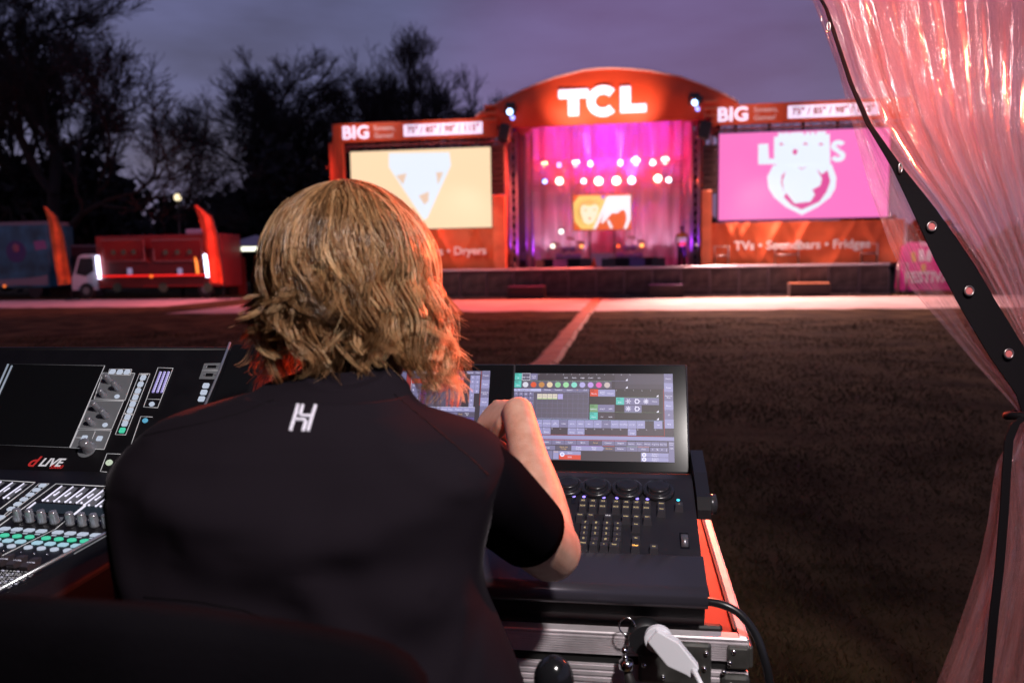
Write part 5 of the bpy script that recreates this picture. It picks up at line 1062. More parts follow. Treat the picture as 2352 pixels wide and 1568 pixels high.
for i, (x, y) in enumerate(((-110, 1150), (55, 1165), (230, 1185), (410, 1215))):
    q = lp_(*Zl(x, y + 20)); b = MB(); w_, d_, h_ = .0125, .030, .014
    b.prism([q + Vector((-w_ / 2, a, c)) for a, c in ((-.013, .002), (-.016, .010), (-.006, .013), (0, .010), (.006, .013), (.016, .013), (.013, .002))], (w_, 0, 0), fcap); b.box(q + Vector((0, 0, .0103)), (w_ + .0004, .0014, .0008), TW)
    b.build('fader', TM); b = MB(); b.box(q + Vector((0, -.02, -.0002)), (.003, .1, .001), cgl); b.build('fader_slot', TM)
b = MB(); g_ = random.Random(5)
for i in range(9):
    for j in range(10):
        q = lp_(*Zl(440 - i * 22 - j * 50, 1280 + i * 26 - j * 3 + (i % 2) * 4))
        if q.x < mx1 - .01 and q.y > LY + .01: b.box(q + ZA * .0003, (.004 if (i + j) % 3 else .002, .0012, .0008), linew if (i * 3 + j) % 4 else TW, lr)
b.build('fader_scale', TM)
# table under the mixer
b = MB(); b.box((-1.55, 1.42, .89), (1.5, .95, .04), mat('table_dark', (.008, .005, .005), .9, spec=0), bev=.006)
tt = thing('equipment_table', (-1.55, 1.42, 0), 'dark table carrying the mixing desk', 'table'); b.build('table_top', tt)
for x in (-2.2, -.9):
    for y in (1.0, 1.85): b = MB(); b.box((x, y, .435), (.05, .05, .87), blk); b.build('leg', tt)

# ------------------------------------------------------------------ FLIGHT CASE
TC = thing('flight_case', (-.27, 1.75, 0), 'red topped flight case with ribbed aluminium edges under the lighting desk', 'flight case')
cx0, cx1, cy0, cy1, cz = -.78, .205, 1.36, 2.07, .90
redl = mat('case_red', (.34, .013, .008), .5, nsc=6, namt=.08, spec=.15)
ca = mat('case_alu', (.62, .57, .60), .38, .35, nsc=14, namt=.2)
b = MB(); b.box(((cx0 + cx1) / 2, (cy0 + cy1) / 2, .46), (cx1 - cx0 - .012, cy1 - cy0 - .012, .865), mat('case_panel', (.30, .31, .33), .5, nsc=4, namt=.1)); b.build('panel', TC)
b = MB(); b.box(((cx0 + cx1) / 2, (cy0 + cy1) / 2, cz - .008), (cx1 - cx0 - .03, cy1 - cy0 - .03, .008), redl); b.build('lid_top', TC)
b = MB(); b.box(((cx0 + cx1) / 2 - .01, cy0 + .034, cz + .001), (cx1 - cx0 - .06, .016, .012), mat('rubber', (.02, .02, .02), .6), bev=.004)
b.box((cx1 - .019, (cy0 + cy1) / 2, cz - .002), (.004, cy1 - cy0 - .06, .008), mat('rubber', (0, 0, 0))); b.build('rubber_seal', TC)
b = MB()
def extr(b, x0, x1, y, z0, z1, ribs, m=ca):
    b.box(((x0 + x1) / 2, y + .004, (z0 + z1) / 2), (x1 - x0, .010, z1 - z0), m)
    for i in range(ribs):
        z = z0 + (z1 - z0) * (i + .5) / ribs; b.box(((x0 + x1) / 2, y - .0015, z), (x1 - x0, .0025, (z1 - z0) / ribs * .55), m)
extr(b, cx0, cx1 - .0, cy0 - .004, cz - .040, cz - .006, 8)
b.box(((cx0 + cx1) / 2, cy0 + .009, cz - .002), (cx1 - cx0, .026, .006), ca, bev=.002)
b.box((cx1 - .008, (cy0 + cy1) / 2, cz - .001), (.016, cy1 - cy0, .007), ca, bev=.002); b.box((cx1 - .001, (cy0 + cy1) / 2, cz - .022), (.006, cy1 - cy0, .040), ca)
for x in (cx0 + .01,): b.box((x, (cy0 + cy1) / 2, cz - .001), (.020, cy1 - cy0, .007), ca)
b.box(((cx0 + cx1) / 2, cy1 - .01, cz - .001), (cx1 - cx0 - .04, .02, .006), ca); b.build('lid_edge', TC)
b = MB(); extr(b, cx0, cx1, cy0 - .004, cz - .092, cz - .058, 3); b.box(((cx0 + cx1) / 2, cy0 - .003, cz - .096), (cx1 - cx0, .012, .004), ca); b.build('body_edge', TC)
b = MB(); b.box(((cx0 + cx1) / 2, cy0 + .004, cz - .049), (cx1 - cx0 - .004, .01, .016), mat('gap_black', (.006, .006, .006), .8)); b.build('seam', TC)
steel = mat('steel_dark', (.18, .18, .17), .4, .8, nsc=20, namt=.3)
b = MB(); b.box((cx1 - .018, cy0 - .008, cz - .030), (.036, .012, .040), steel, bev=.004, seg=2); b.box((cx1 + .003, cy0 + .012, cz - .030), (.010, .04, .04), steel, bev=.004, seg=2)
b.box((cx1 - .022, cy0 - .008, cz - .085), (.05, .012, .05), steel, bev=.008, seg=2)
for x, z in ((.026, .018), (.032, .038), (.042, .055), (.03, .078)): b.sph((cx1 - x, cy0 - .014, cz - z), .0045, chrome, 12, 8)
b.build('corner_piece', TC)
b = MB(); b.box((cx1 - .125, cy0 - .009, cz - .045), (.125, .012, .078), steel, bev=.006, seg=2); 
for x, z in ((.072, .022), (.075, .050), (.178, .05), (.178, .02), (.145, .07)): b.sph((cx1 - x, cy0 - .016, cz - z), .0045, chrome, 12, 8)
b.build('latch', TC)
b = MB(); b.sph((-.105, cy0 - .012, cz - .075), .0035, chrome); b.build('rivet', TC)
# key ring with fob
q = lambda x, y, d: atd(x, y, d)
b = MB(); c = q(1440, 1405, 1.42); c = Vector((c.x, 1.325, c.z)); pts = [c + Vector((math.cos(a), .25 * math.sin(a), math.sin(a))) * .0135 for a in [6.2832 * k / 24 for k in range(25)]]; b.tube(pts, .0014, chrome, 6, cap=False)
b.tube([c + Vector((.004, 0, -.0135)), c + Vector((.008, 0, -.025)), c + Vector((.005, 0, -.034))], .0022, chrome, 6)
c2 = c + Vector((-.004, -.004, -.042)); b.sph(c2, .0065, chrome); b.sph(c2 + Vector((.001, 0, -.012)), .0055, chrome); b.lathe(c2 + Vector((.003, 0, -.035)), (0, 0, 1), [(.006, 0), (.013, .004), (.013, .016), (.007, .020)], chrome, 20)
tk = b.build('key_ring'); tag(tk, 'shiny key ring with small metal clasps hanging at the front of the case', 'key ring')
b = MB(); b.tube([c2 + Vector((.004, -.002, -.034)), c2 + Vector((.010, -.004, -.055)), c2 + Vector((.012, -.002, -.085)), c2 + Vector((.004, 0, -.13))], [.006, .010, .012, .010], mat('strap_black', (.015, .012, .012), .6), 8)
tag(b.build('strap'), 'dark strap hanging below the key ring', 'strap')
# white power plug on black socket
pl = mat('plug_white', (.78, .78, .84), .35)
S0 = q(1480, 1450, 1.36); c = q(1500, 1480, 1.30)
b = MB(); ax = Vector((.15, -1, -.12)).normalized(); b.cyl(Vector((S0.x, cy0 - .012, S0.z - .012)), ax, .029, .028, mat('socket_black', (.015, .015, .018), .5), 32); tag(b.build('power_socket'), 'round black power outlet on the front of the flight case', 'socket')
tp = thing('power_plug', c, 'white angled power plug with a white cable in the black outlet', 'plug')
b = MB(); A1 = q(1518, 1468, 1.312); A2 = q(1590, 1530, 1.285)
b.cyl(A1 + Vector((-.004, .008, 0)), Vector((0, -1, 0)), .0235, .012, pl, 32)
d = (A2 - A1).normalized(); s = d.cross(Vector((0, -1, 0))).normalized()
b.prism([A1 - d * .018 - s * .014, A1 - d * .02 + s * .012, A1 + d * .026 + s * .021, A2 - d * .006 + s * .011, A2 + d * .004 + s * .010, A2 + d * .004 - s * .012, A1 + d * .02 - s * .022], (0, -.020, 0), pl)
bmesh.ops.bevel(b.bm, geom=[e for e in b.bm.edges], offset=.0022, segments=2, profile=.5, affect='EDGES'); b._new(b.bm.faces, pl, False); b.build('body', tp)
b = MB(); for_p = [A2 + Vector((0, -.008, 0)), q(1580, 1515, 1.27), q(1600, 1550, 1.25), q(1625, 1600, 1.24), q(1640, 1680, 1.24), q(1640, 1900, 1.24)]
b.tube(for_p[0:1] + for_p[2:], [.0065, .0042, .0042, .0042, .0042], pl, 10); b.build('cable', tp)
# black data cable looping out of the desk
b = MB(); cp = [(1560, 1378, 1.42), (1615, 1380, 1.395), (1660, 1388, 1.38), (1700, 1410, 1.37), (1735, 1455, 1.36), (1755, 1510, 1.35), (1770, 1580, 1.35), (1780, 1700, 1.36), (1790, 2100, 1.4)]
P = [Vector(q(*p)) for p in cp]; PP = []
for i in range(len(P) - 1):
    a0, a1, a2, a3 = P[max(0, i - 1)], P[i], P[i + 1], P[min(len(P) - 1, i + 2)]
    for k in range(6):
        s = k / 6; PP.append(.5 * ((2 * a1) + (-a0 + a2) * s + (2 * a0 - 5 * a1 + 4 * a2 - a3) * s * s + (-a0 + 3 * a1 - 3 * a2 + a3) * s ** 3))
b.tube(PP, .0072, mat('cable_black', (.012, .012, .014), .3), 12); tag(b.build('black_cable'), 'thick black cable looping from the desk over the right edge of the case', 'cable')
b = MB(); P = [q(1605, 1335, 1.46), q(1622, 1350, 1.45), q(1626, 1375, 1.43), q(1615, 1395, 1.42), q(1600, 1380, 1.42)]; b.tube(P, .004, mat('cable_black', (0, 0, 0)), 8); tag(b.build('short_cable'), 'short thin black cable loop at the right corner of the desk', 'cable')
# black glossy mouse like gadget at bottom
b = MB(); c = q(1272, 1560, 1.12); b.sph(c, .03, mat('gloss_black', (.01, .01, .012), .15), 24, 14, (.95, .9, 1.15)); tag(b.build('desk_gadget'), 'glossy black rounded gadget low in front of the flight case', 'gadget')
# ------------------------------------------------------------------ OFFICE CHAIR (nearest, left)
lea = mat('chair_leather', (.0035, .003, .004), .95, nsc=12, namt=.15, bump=.12, bsc=250, spec=.0)
TCH = thing('office_chair', (-.30, .72, 0), 'black padded chair back rounded at the right, nearest to the viewer', 'chair')
tp_ = [(-420, 1400), (-330, 1378), (-200, 1364), (0, 1370), (180, 1378), (330, 1388), (480, 1404), (620, 1424), (740, 1444), (830, 1462), (890, 1482), (940, 1512), (975, 1556), (990, 1620), (985, 1720)]
D_ = .60; tops = [atd(x, y, D_ + .10 * ((x - 250) / 700) ** 2 * (1 if x < 250 else .5)) for x, y in tp_]
hf = Vector((-math.sin(YAW), math.cos(YAW), 0)); b = MB(); rings = []
for i, p in enumerate(tops):
    low = Vector((p.x, p.y, .62 + .02 * abs(i - 7))); nn = 24; ring = []
    h = p.z - low.z; th = .032
    for k in range(nn):
        a = 6.2832 * k / nn; cz = (p.z + low.z) / 2; s_, c_ = math.sin(a), math.cos(a)
        zz = cz + (h / 2) * (abs(s_) ** .35) * (1 if s_ > 0 else -1); ring.append(Vector((p.x, p.y, zz)) + hf * (th * (abs(c_) ** .7) * (1 if c_ > 0 else -1)))
    rings.append(ring)
b.loft(rings, lea); b.build('backrest', TCH)
sc = Vector((tops[6].x - .03, .86, 0))
b = MB(); b.box((sc.x, .95, .56), (.46, .44, .09), lea, bev=.03, seg=3); b.build('seat', TCH)
b = MB(); b.cyl((sc.x, .95, .12), ZA, .03, .40, blk, 16); b.tube([(sc.x, .74, .52), (sc.x, .69, .60), (sc.x, .70, .8)], .02, blk, 8); b.build('column', TCH)
for k in range(5):
    a = 6.2832 * k / 5; b = MB(); b.tube([(sc.x, .95, .12), (sc.x + .28 * math.cos(a), .95 + .28 * math.sin(a), .08)], [.028, .018], blk, 8); b.sph((sc.x + .28 * math.cos(a), .95 + .28 * math.sin(a), .035), .034, blk, 12, 8); b.build('leg', TCH)

# ------------------------------------------------------------------ PERSON
skinm = bpy.data.materials.new('skin'); skinm.use_nodes = True; t_ = skinm.node_tree; pb = t_.nodes['Principled BSDF']
nz_ = t_.nodes.new('ShaderNodeTexNoise'); nz_.inputs['Scale'].default_value = 38; nz_.inputs['Detail'].default_value = 6; co_ = t_.nodes.new('ShaderNodeTexCoord'); cr_ = t_.nodes.new('ShaderNodeValToRGB')
cr_.color_ramp.elements[0].position = .3; cr_.color_ramp.elements[0].color = (.50, .25, .175, 1); cr_.color_ramp.elements[1].position = .7; cr_.color_ramp.elements[1].color = (.62, .37, .28, 1)
t_.links.new(co_.outputs['Object'], nz_.inputs['Vector']); t_.links.new(nz_.outputs[0], cr_.inputs[0]); t_.links.new(cr_.outputs[0], pb.inputs['Base Color'])
n2 = t_.nodes.new('ShaderNodeTexNoise'); n2.inputs['Scale'].default_value = 420; n2.inputs['Detail'].default_value = 2; bp_ = t_.nodes.new('ShaderNodeBump'); bp_.inputs['Strength'].default_value = .25; bp_.inputs['Distance'].default_value = .002
t_.links.new(co_.outputs['Object'], n2.inputs['Vector']); t_.links.new(n2.outputs[0], bp_.inputs['Height']); t_.links.new(bp_.outputs[0], pb.inputs['Normal'])
pb.inputs['Roughness'].default_value = .52; pb.inputs['Subsurface Weight'].default_value = .25; pb.inputs['Subsurface Radius'].default_value = (.02, .008, .004); pb.inputs['Subsurface Scale'].default_value = .4
rh = Vector((math.cos(YAW), math.sin(YAW), 0))
HC = atd(800, 624, 1.145)
TP_ = thing('person', (HC.x, HC.y, 0), 'blond wavy haired person in a black vest, seen from behind, reaching to the touch screen', 'person')
def ell(c, rx, ry, ex=2.0, n=28, tilt=0):
    out = []
    for k in range(n):
        a = 6.2832 * k / n; ca_, sa_ = math.cos(a), math.sin(a)
        out.append(c + rh * rx * abs(ca_) ** (2 / ex) * (1 if ca_ > 0 else -1) + hf * ry * abs(sa_) ** (2 / ex) * (1 if sa_ > 0 else -1) + Vector((0, 0, tilt * sa_)))
    return out
# --- body: solids merged by voxel remesh into ONE continuous surface
b = MB(); skl = skinm
b.sph(HC + Vector((0, 0, .005)), .09, skl, 32, 20, (.88, 1.08, 1.18), Matrix.Rotation(YAW, 3, 'Z'))
fc = HC + hf * .035 - ZA * .055; b.sph(fc, .062, skl, 24, 16, (.95, .95, 1.15))
b.sph(fc + hf * .066 + ZA * .015, .013, skl, 12, 8, (.8, 1.2, 1.7)); b.sph(fc + hf * .052 - ZA * .030, .016, skl, 12, 8, (1.5, .7, .7))
for s in (-1, 1): b.sph(HC + rh * s * .080 - ZA * .03, .022, skl, 12, 8, (.4, .8, 1.3)); b.sph(fc + hf * .05 + rh * s * .03 + ZA * .035, .012, skl, 12, 8)
neck0 = HC - ZA * .06 - hf * .005; neck1 = HC - ZA * .20 - hf * .005
b.tube([neck0, (neck0 + neck1) / 2, neck1], [.053, .050, .056], skl, 20)
shR = atd(1096, 1106, 1.06); shL = atd(350, 1125, 1.06); chest = (shR + shL) / 2
b.loft([ell(chest + ZA * .07 + hf * .02, .09, .07), ell(chest + ZA * .03 + hf * .02, .17, .085), ell(chest - ZA * .08 + hf * .03, .18, .10), ell(chest - ZA * .25 + hf * .03, .155, .095), ell(chest - ZA * .42 + hf * .02, .16, .10), ell(chest - ZA * .52 + hf * .02, .165, .11)], skl)
elb = atd(1264, 1262, 1.255); wri = atd(1190, 948, 1.475)
def arm(sh, el, wr, r):
    pts = []; rs = []
    for k in range(9): s = k / 8; pts.append(sh.lerp(el, s)); rs.append(r[0] + (r[1] - r[0]) * s + .004 * math.sin(s * math.pi))
    b.tube(pts, rs, skl, 20); b.sph(el, r[1] * 1.0, skl, 20, 14)
    pts = []; rs = []
    for k in range(11): s = k / 10; pts.append(el.lerp(wr, s)); rs.append(r[2] + (r[3] - r[2]) * s ** .8 + .006 * math.sin(min(1, s * 1.6) * math.pi))
    b.tube(pts, rs, skl, 20); b.sph(wr, r[3] * 1.02, skl, 20, 12)
arm(shR, elb, wri, (.050, .049, .045, .0295))
# right hand: wrist bent, palm dropping to the screen
K = atd(1120, 956, 1.570); palm_d = (K - wri).normalized(); across = palm_d.cross(ZA).normalized()
def hand(wr, kn, across, curl, nrm, spread=.0185, sgn=1):
    pd = (kn - wr).normalized(); rings = []
    for s, wd, th in ((-.15, .024, .021), (.1, .028, .0205), (.45, .036, .019), (.8, .041, .0165), (1.02, .040, .0135), (1.1, .034, .010)):
        c = wr.lerp(kn, s); rings.append([c + across * wd * math.cos(a) + nrm * th * math.sin(a) for a in [6.2832 * k / 20 for k in range(20)]])
    b.loft(rings, skl)
    for i, (L_, off) in enumerate(((.072, -1.5), (.081, -.5), (.076, .5), (.060, 1.5))):
        base = kn + across * off * spread - pd * (.004 + .004 * abs(off)); d = pd.copy(); p = base.copy(); pts = [base - pd * .02, p.copy()]; rs = [.0095, .0100]
        for seg, (fr, an) in enumerate(((.45, curl[0] + (.12 * i)), (.30, curl[1]), (.25, curl[2]))):
            d = (Matrix.Rotation(an, 3, across) @ d).normalized(); p = p + d * L_ * fr; pts.append(p.copy()); rs.append(.0092 - .0012 * (seg + 1) - (.001 if i == 3 else 0))
        b.tube(pts, rs, skl, 12); b.sph(pts[-1], rs[-1], skl, 12, 8); b.sph(base + nrm * .004, .0105, skl, 12, 8)
        for p2, r2 in zip(pts[2:-1], rs[2:-1]): b.sph(p2, r2 * 1.08, skl, 12, 8)
    tb = wr.lerp(kn, .25) + across * sgn * .026; t1 = tb + pd * .035 + across * sgn * .018 - nrm * .016; t2 = t1 + pd * .03 - nrm * .012; t3 = t2 + pd * .022 - nrm * .008 - across * sgn * .004
    b.tube([wr.lerp(kn, .05) + across * sgn * .012, tb, t1, t2, t3], [.014, .0155, .012, .0105, .0085], skl, 12); b.sph(t3, .0085, skl, 12, 8)
Nh = (-fw * .85 + up * .55); Nh = (Nh - palm_d * Nh.dot(palm_d)).normalized()
_ax = Nh.cross(palm_d).normalized()
hand(wri + Nh * -.002, K, _ax, (1.25, .50, .25), Nh, sgn=(-1 if _ax.z > 0 else 1))
# left arm goes forward to the desk, hidden in front of the body
elL = shL + hf * .12 - ZA * .27 + rh * .03; wrL = elL + hf * .22 + ZA * .05 + rh * .12
arm(shL, elL, wrL, (.050, .041, .038, .027)); KL = wrL + (hf * .085 + rh * .02 - ZA * .015); pdL = (KL - wrL).normalized(); axL = ZA.cross(pdL).normalized()
hand(wrL, KL, axL, (.35, .4, .25), pdL.cross(-axL).normalized() if pdL.cross(-axL).z > 0 else pdL.cross(axL).normalized(), sgn=-1)
hips = chest - ZA * .52 + hf * .02
b.loft([ell(hips + ZA * .02, .165, .11), ell(hips - ZA * .10, .17, .12), ell(hips - ZA * .16, .12, .09)], skl)
for s in (-1, 1):
    h0 = hips + rh * s * .09 - ZA * .08; k0 = Vector((h0.x, h0.y, .47)) + hf * .10; a0 = Vector((k0.x, k0.y, .09)) - hf * .12
    b.tube([h0, h0.lerp(k0, .5), k0], [.085, .07, .055], skl, 16); b.tube([k0, k0.lerp(a0, .35), a0], [.055, .053, .036], skl, 16); b.sph(k0, .056, skl); b.sph(a0 + hf * .06 - ZA * .05, .045, skl, 16, 10, (.8, 2.2, .75), Matrix.Rotation(YAW, 3, 'Z'))
raw = b.build('tmp_raw', TP_); md = raw.modifiers.new('r', 'REMESH'); md.mode = 'VOXEL'; md.voxel_size = .0042; md.use_smooth_shade = True
sm = raw.modifiers.new('s', 'SMOOTH'); sm.factor = .5; sm.iterations = 5
dg = bpy.context.evaluated_depsgraph_get(); me = bpy.data.meshes.new_from_object(raw.evaluated_get(dg)); me.name = 'body'
body = bpy.data.objects.new('body', me); COL.objects.link(body); body.parent = TP_; ORG[body.name] = ORG[TP_.name]; bpy.data.objects.remove(raw)
me.materials.clear(); me.materials.append(skinm)
for p in me.polygons: p.use_smooth = True
def tobvh(o): o0 = ORG[TP_.name]; return BVHTree.FromPolygons([v.co + o0 for v in o.data.vertices], [list(p.vertices) for p in o.data.polygons])
# --- vest
vest = bpy.data.materials.new('vest_fabric'); vest.use_nodes = True; t_ = vest.node_tree; pb = t_.nodes['Principled BSDF']; pb.inputs['Base Color'].default_value = (.0115, .0088, .0122, 1); pb.inputs['Roughness'].default_value = .75; pb.inputs['Sheen Weight'].default_value = .10; pb.inputs['Sheen Roughness'].default_value = .25; pb.inputs['Sheen Tint'].default_value = (.5, .45, .5, 1); pb.inputs['Specular IOR Level'].default_value = .0
nv = t_.nodes.new('ShaderNodeTexNoise'); nv.inputs['Scale'].default_value = 900; co2 = t_.nodes.new('ShaderNodeTexCoord'); bv = t_.nodes.new('ShaderNodeBump'); bv.inputs['Strength'].default_value = .2; bv.inputs['Distance'].default_value = .001
t_.links.new(co2.outputs['Object'], nv.inputs['Vector']); t_.links.new(nv.outputs[0], bv.inputs['Height']); t_.links.new(bv.outputs[0], pb.inputs['Normal'])
VR = [(812, 725, 868, 1.12, .052), (838, 715, 880, 1.115, .052), (846, 705, 892, 1.10, .054), (858, 690, 905, 1.10, .058), (872, 672, 918, 1.095, .065), (886, 636, 930, 1.09, .075), (902, 575, 944, 1.085, .086), (922, 500, 958, 1.08, .096), (945, 415, 985, 1.075, .106), (962, 375, 1040, 1.072, .112), (980, 350, 1100, 1.07, .118), (1010, 318, 1146, 1.065, .125), (1045, 287, 1166, 1.06, .130), (1085, 268, 1160, 1.055, .134), (1130, 268, 1146, 1.05, .137), (1180, 272, 1132, 1.05, .138), (1240, 284, 1116, 1.05, .138), (1300, 292, 1108, 1.05, .138), (1370, 298, 1118, 1.05, .138), (1440, 300, 1150, 1.05, .140), (1510, 300, 1180, 1.05, .142), (1580, 300, 1205, 1.05, .145), (1700, 300, 1225, 1.05, .145), (1860, 300, 1235, 1.05, .145)]
def interp(tab, n):
    out = []
    for i in range(len(tab) - 1):
        for k in range(n):
            s = k / n; out.append([tab[i][j] + (tab[i + 1][j] - tab[i][j]) * s for j in range(len(tab[0]))])
    return out + [list(tab[-1])]
V = []; F = []; NR = 120; tab = interp(VR, 5)
arr = np.array(tab); ker = np.array([1, 2, 3, 2, 1]) / 9
for j in range(1, 5): arr[2:-2, j] = np.convolve(arr[:, j], ker, 'valid')
folds = [((330, 1010), (760, 1120), 60, .007), ((420, 1080), (900, 1180), 46, .006), ((500, 1170), (1010, 1290), 50, .007), ((1080, 1060), (640, 1210), 50, .006), ((300, 1250), (700, 1330), 60, .006), ((1090, 1300), (640, 1370), 55, .006), ((760, 1240), (980, 1480), 40, .008), ((1090, 1330), (980, 1560), 28, .010), ((1140, 1350), (1060, 1600), 22, .010), ((350, 960), (600, 1000), 30, .004), ((920, 960), (1130, 1090), 30, .004), ((310, 1120), (420, 1380), 40, .006)]
def fold_amt(x, y):
    f = 0
    for (x0, y0), (x1, y1), wd, am_ in folds:
        dx, dy = x1 - x0, y1 - y0; L2 = dx * dx + dy * dy; s = max(-.15, min(1.15, ((x - x0) * dx + (y - y0) * dy) / L2)); px, py = x0 + dx * s, y0 + dy * s + 22 * math.sin(s * 3.1)
        d = math.hypot(x - px, y - py); ed = 1 if 0 < s < 1 else .4
        f += am_ * ed * (math.exp(-(d / wd) ** 2) - .2 * math.exp(-((d - wd * 1.5) / wd) ** 2))
    return f * 1.15 + .0035 * noise.noise(Vector((x / 170, y / 130, 3)))
for y, xl, xr, dd, th in arr:
    pl_, pr = atd(xl, y, dd), atd(xr, y, dd); c = (pl_ + pr) / 2; hw = (pr - pl_).length / 2; ex = 2.5 if y > 940 else 2.15
    for k in range(NR):
        a = 6.2832 * k / NR; ca_, sa_ = math.cos(a), math.sin(a); px = c + (pr - pl_).normalized() * hw * abs(ca_) ** (2 / ex) * (1 if ca_ > 0 else -1)
        X = xl + (xr - xl) * (.5 + .5 * (abs(ca_) ** (2 / ex) * (1 if ca_ > 0 else -1)))
        off = th * abs(sa_) ** (2 / ex) * (1 if sa_ > 0 else -1); f = fold_amt(X, y) * min(1, abs(sa_) * 1.6) if sa_ < 0 else 0
        V.append(tuple(px + hf * (off - f) + Vector((0, 0, (-.02 if y < 900 else 0) * sa_ * -1))))
nr = len(arr)
for i in range(nr - 1):
    for k in range(NR): F.append((i * NR + k, i * NR + (k + 1) % NR, (i + 1) * NR + (k + 1) % NR, (i + 1) * NR + k))
vo = np_mesh('vest', V, F, vest, parent=TP_)
bv_ = tobvh(vo)
def onvest(x, y, lift=.0012):
    d = ray(x, y).normalized(); h = bv_.ray_cast(CAM, d)
    return (h[0] - d * lift) if h[0] is not None else atd(x, y, .95)
b = MB(); seam = mat('vest_seam', (.003, .002, .003), .8, spec=.1)
for path in ([(330, 1000), (400, 985), (480, 968), (560, 945), (640, 912)], [(905, 905), (960, 950), (1020, 1000), (1080, 1050), (1128, 1098)], [(330, 1370), (450, 1380), (560, 1400), (660, 1440), (745, 1490)]):
    pts = []
    for i in range(len(path) - 1):
        for k in range(8): s = k / 8; pts.append(onvest(path[i][0] + (path[i + 1][0] - path[i][0]) * s, path[i][1] + (path[i + 1][1] - path[i][1]) * s, .0002))
    b.tube(pts, .0007, seam, 5); b.build('seam', vo); b = MB()
ZH = lambda zx, zy: ((640 + zx / 9.8) * .9408, (940 + zy / 9.8) * .9408)
b = MB(); lg = mat('vest_logo', (.62, .60, .70), .5)
def stroke(pts, wd=.0026):
    P = []
    for i in range(len(pts) - 1):
        for k in range(5): s = k / 5; P.append((pts[i][0] + (pts[i + 1][0] - pts[i][0]) * s, pts[i][1] + (pts[i + 1][1] - pts[i][1]) * s))
    P.append(pts[-1]); P = [ZH(*p) for p in P]; Q = [onvest(p[0], p[1], .0012) for p in P]
    b.tube(Q, wd, lg, 8)
stroke([(855, 465), (755, 815), (670, 1100)]); stroke([(755, 815), (1000, 825), (1040, 870), (965, 1110)]); stroke([(970, 475), (905, 700), (950, 725), (1170, 735)]); stroke([(1275, 480), (1190, 740), (1085, 1110)])
b.build('emblem', vo)
# --- t-shirt sleeves
tee = mat('tee_black', (.0045, .0035, .0050), .9, spec=0)
def sleeve(rings_, nm='sleeve'):
    b = MB(); out = []
    for c, n_, rx, ry, ax in rings_:
        n_ = n_.normalized(); x = ax - n_ * ax.dot(n_); x.normalize(); y = n_.cross(x)
        out.append([c + x * rx * math.cos(a) * (1 + .02 * math.sin(3 * a)) + y * ry * math.sin(a) for a in [6.2832 * k / 40 for k in range(40)]])
    b.loft(out, tee, cap=True); return b.build(nm, TP_)
ua = (elb - shR).normalized()
sleeve([(shR - ua * .05 - rh * .02, ua, .040, .045, ua.orthogonal()), (shR - ua * .02, ua, .056, .058, ua.orthogonal()), (shR + ua * .03, ua, .060, .062, ua.orthogonal()), (shR + ua * .08, ua, .059, .063, ua.orthogonal()), (shR.lerp(elb, .45), ua, .058, .062, ua.orthogonal()), (shR.lerp(elb, .58), ua, .057, .061, ua.orthogonal()), (shR.lerp(elb, .66), ua, .056, .060, ua.orthogonal())])
ua = (elL - shL).normalized()
sleeve([(shL - ua * .05 + rh * .03, ua, .05, .055, ua.orthogonal()), (shL, ua, .062, .062, ua.orthogonal()), (shL.lerp(elL, .4), ua, .06, .06, ua.orthogonal()), (shL.lerp(elL, .8), ua, .055, .056, ua.orthogonal())])
# trousers and shoes
b = MB()
b.loft([ell(hips + ZA * .04, .175, .125), ell(hips - ZA * .06, .185, .135), ell(hips - ZA * .15, .18, .13), ell(hips - ZA * .19, .12, .10)], tee)
for s in (-1, 1):
    h0 = hips + rh * s * .09 - ZA * .08; k0 = Vector((h0.x, h0.y, .47)) + hf * .10; a0 = Vector((k0.x, k0.y, .09)) - hf * .12
    b.tube([h0, h0.lerp(k0, .5), k0, k0.lerp(a0, .5), a0], [.10, .085, .075, .07, .062], tee, 20)
b.build('trousers', TP_)
for s in (-1, 1):
    h0 = hips + rh * s * .09; a0 = Vector((h0.x, h0.y, .05)) + hf * .04; b = MB(); b.sph(a0, .055, blk, 20, 12, (.85, 2.4, .85), Matrix.Rotation(YAW, 3, 'Z')); b.build('shoe', TP_)
# --- hair
hairm = bpy.data.materials.new('hair_blond'); hairm.use_nodes = True; t_ = hairm.node_tree; pb = t_.nodes['Principled BSDF']
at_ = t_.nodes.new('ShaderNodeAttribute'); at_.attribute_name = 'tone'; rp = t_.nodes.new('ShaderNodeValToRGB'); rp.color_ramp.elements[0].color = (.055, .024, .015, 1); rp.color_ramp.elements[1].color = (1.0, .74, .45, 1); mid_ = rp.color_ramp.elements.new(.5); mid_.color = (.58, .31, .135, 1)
t_.links.new(at_.outputs['Fac'], rp.inputs[0]); t_.links.new(rp.outputs[0], pb.inputs['Base Color']); pb.inputs['Roughness'].default_value = .30; pb.inputs['Specular IOR Level'].default_value = 1.0
tr_ = t_.nodes.new('ShaderNodeBsdfTranslucent'); t_.links.new(rp.outputs[0], tr_.inputs[0]); mx_ = t_.nodes.new('ShaderNodeMixShader'); mx_.inputs[0].default_value = .55
t_.links.new(pb.outputs[0], mx_.inputs[1]); t_.links.new(tr_.outputs[0], mx_.inputs[2]); t_.links.new(mx_.outputs[0], t_.nodes['Material Output'].inputs[0])
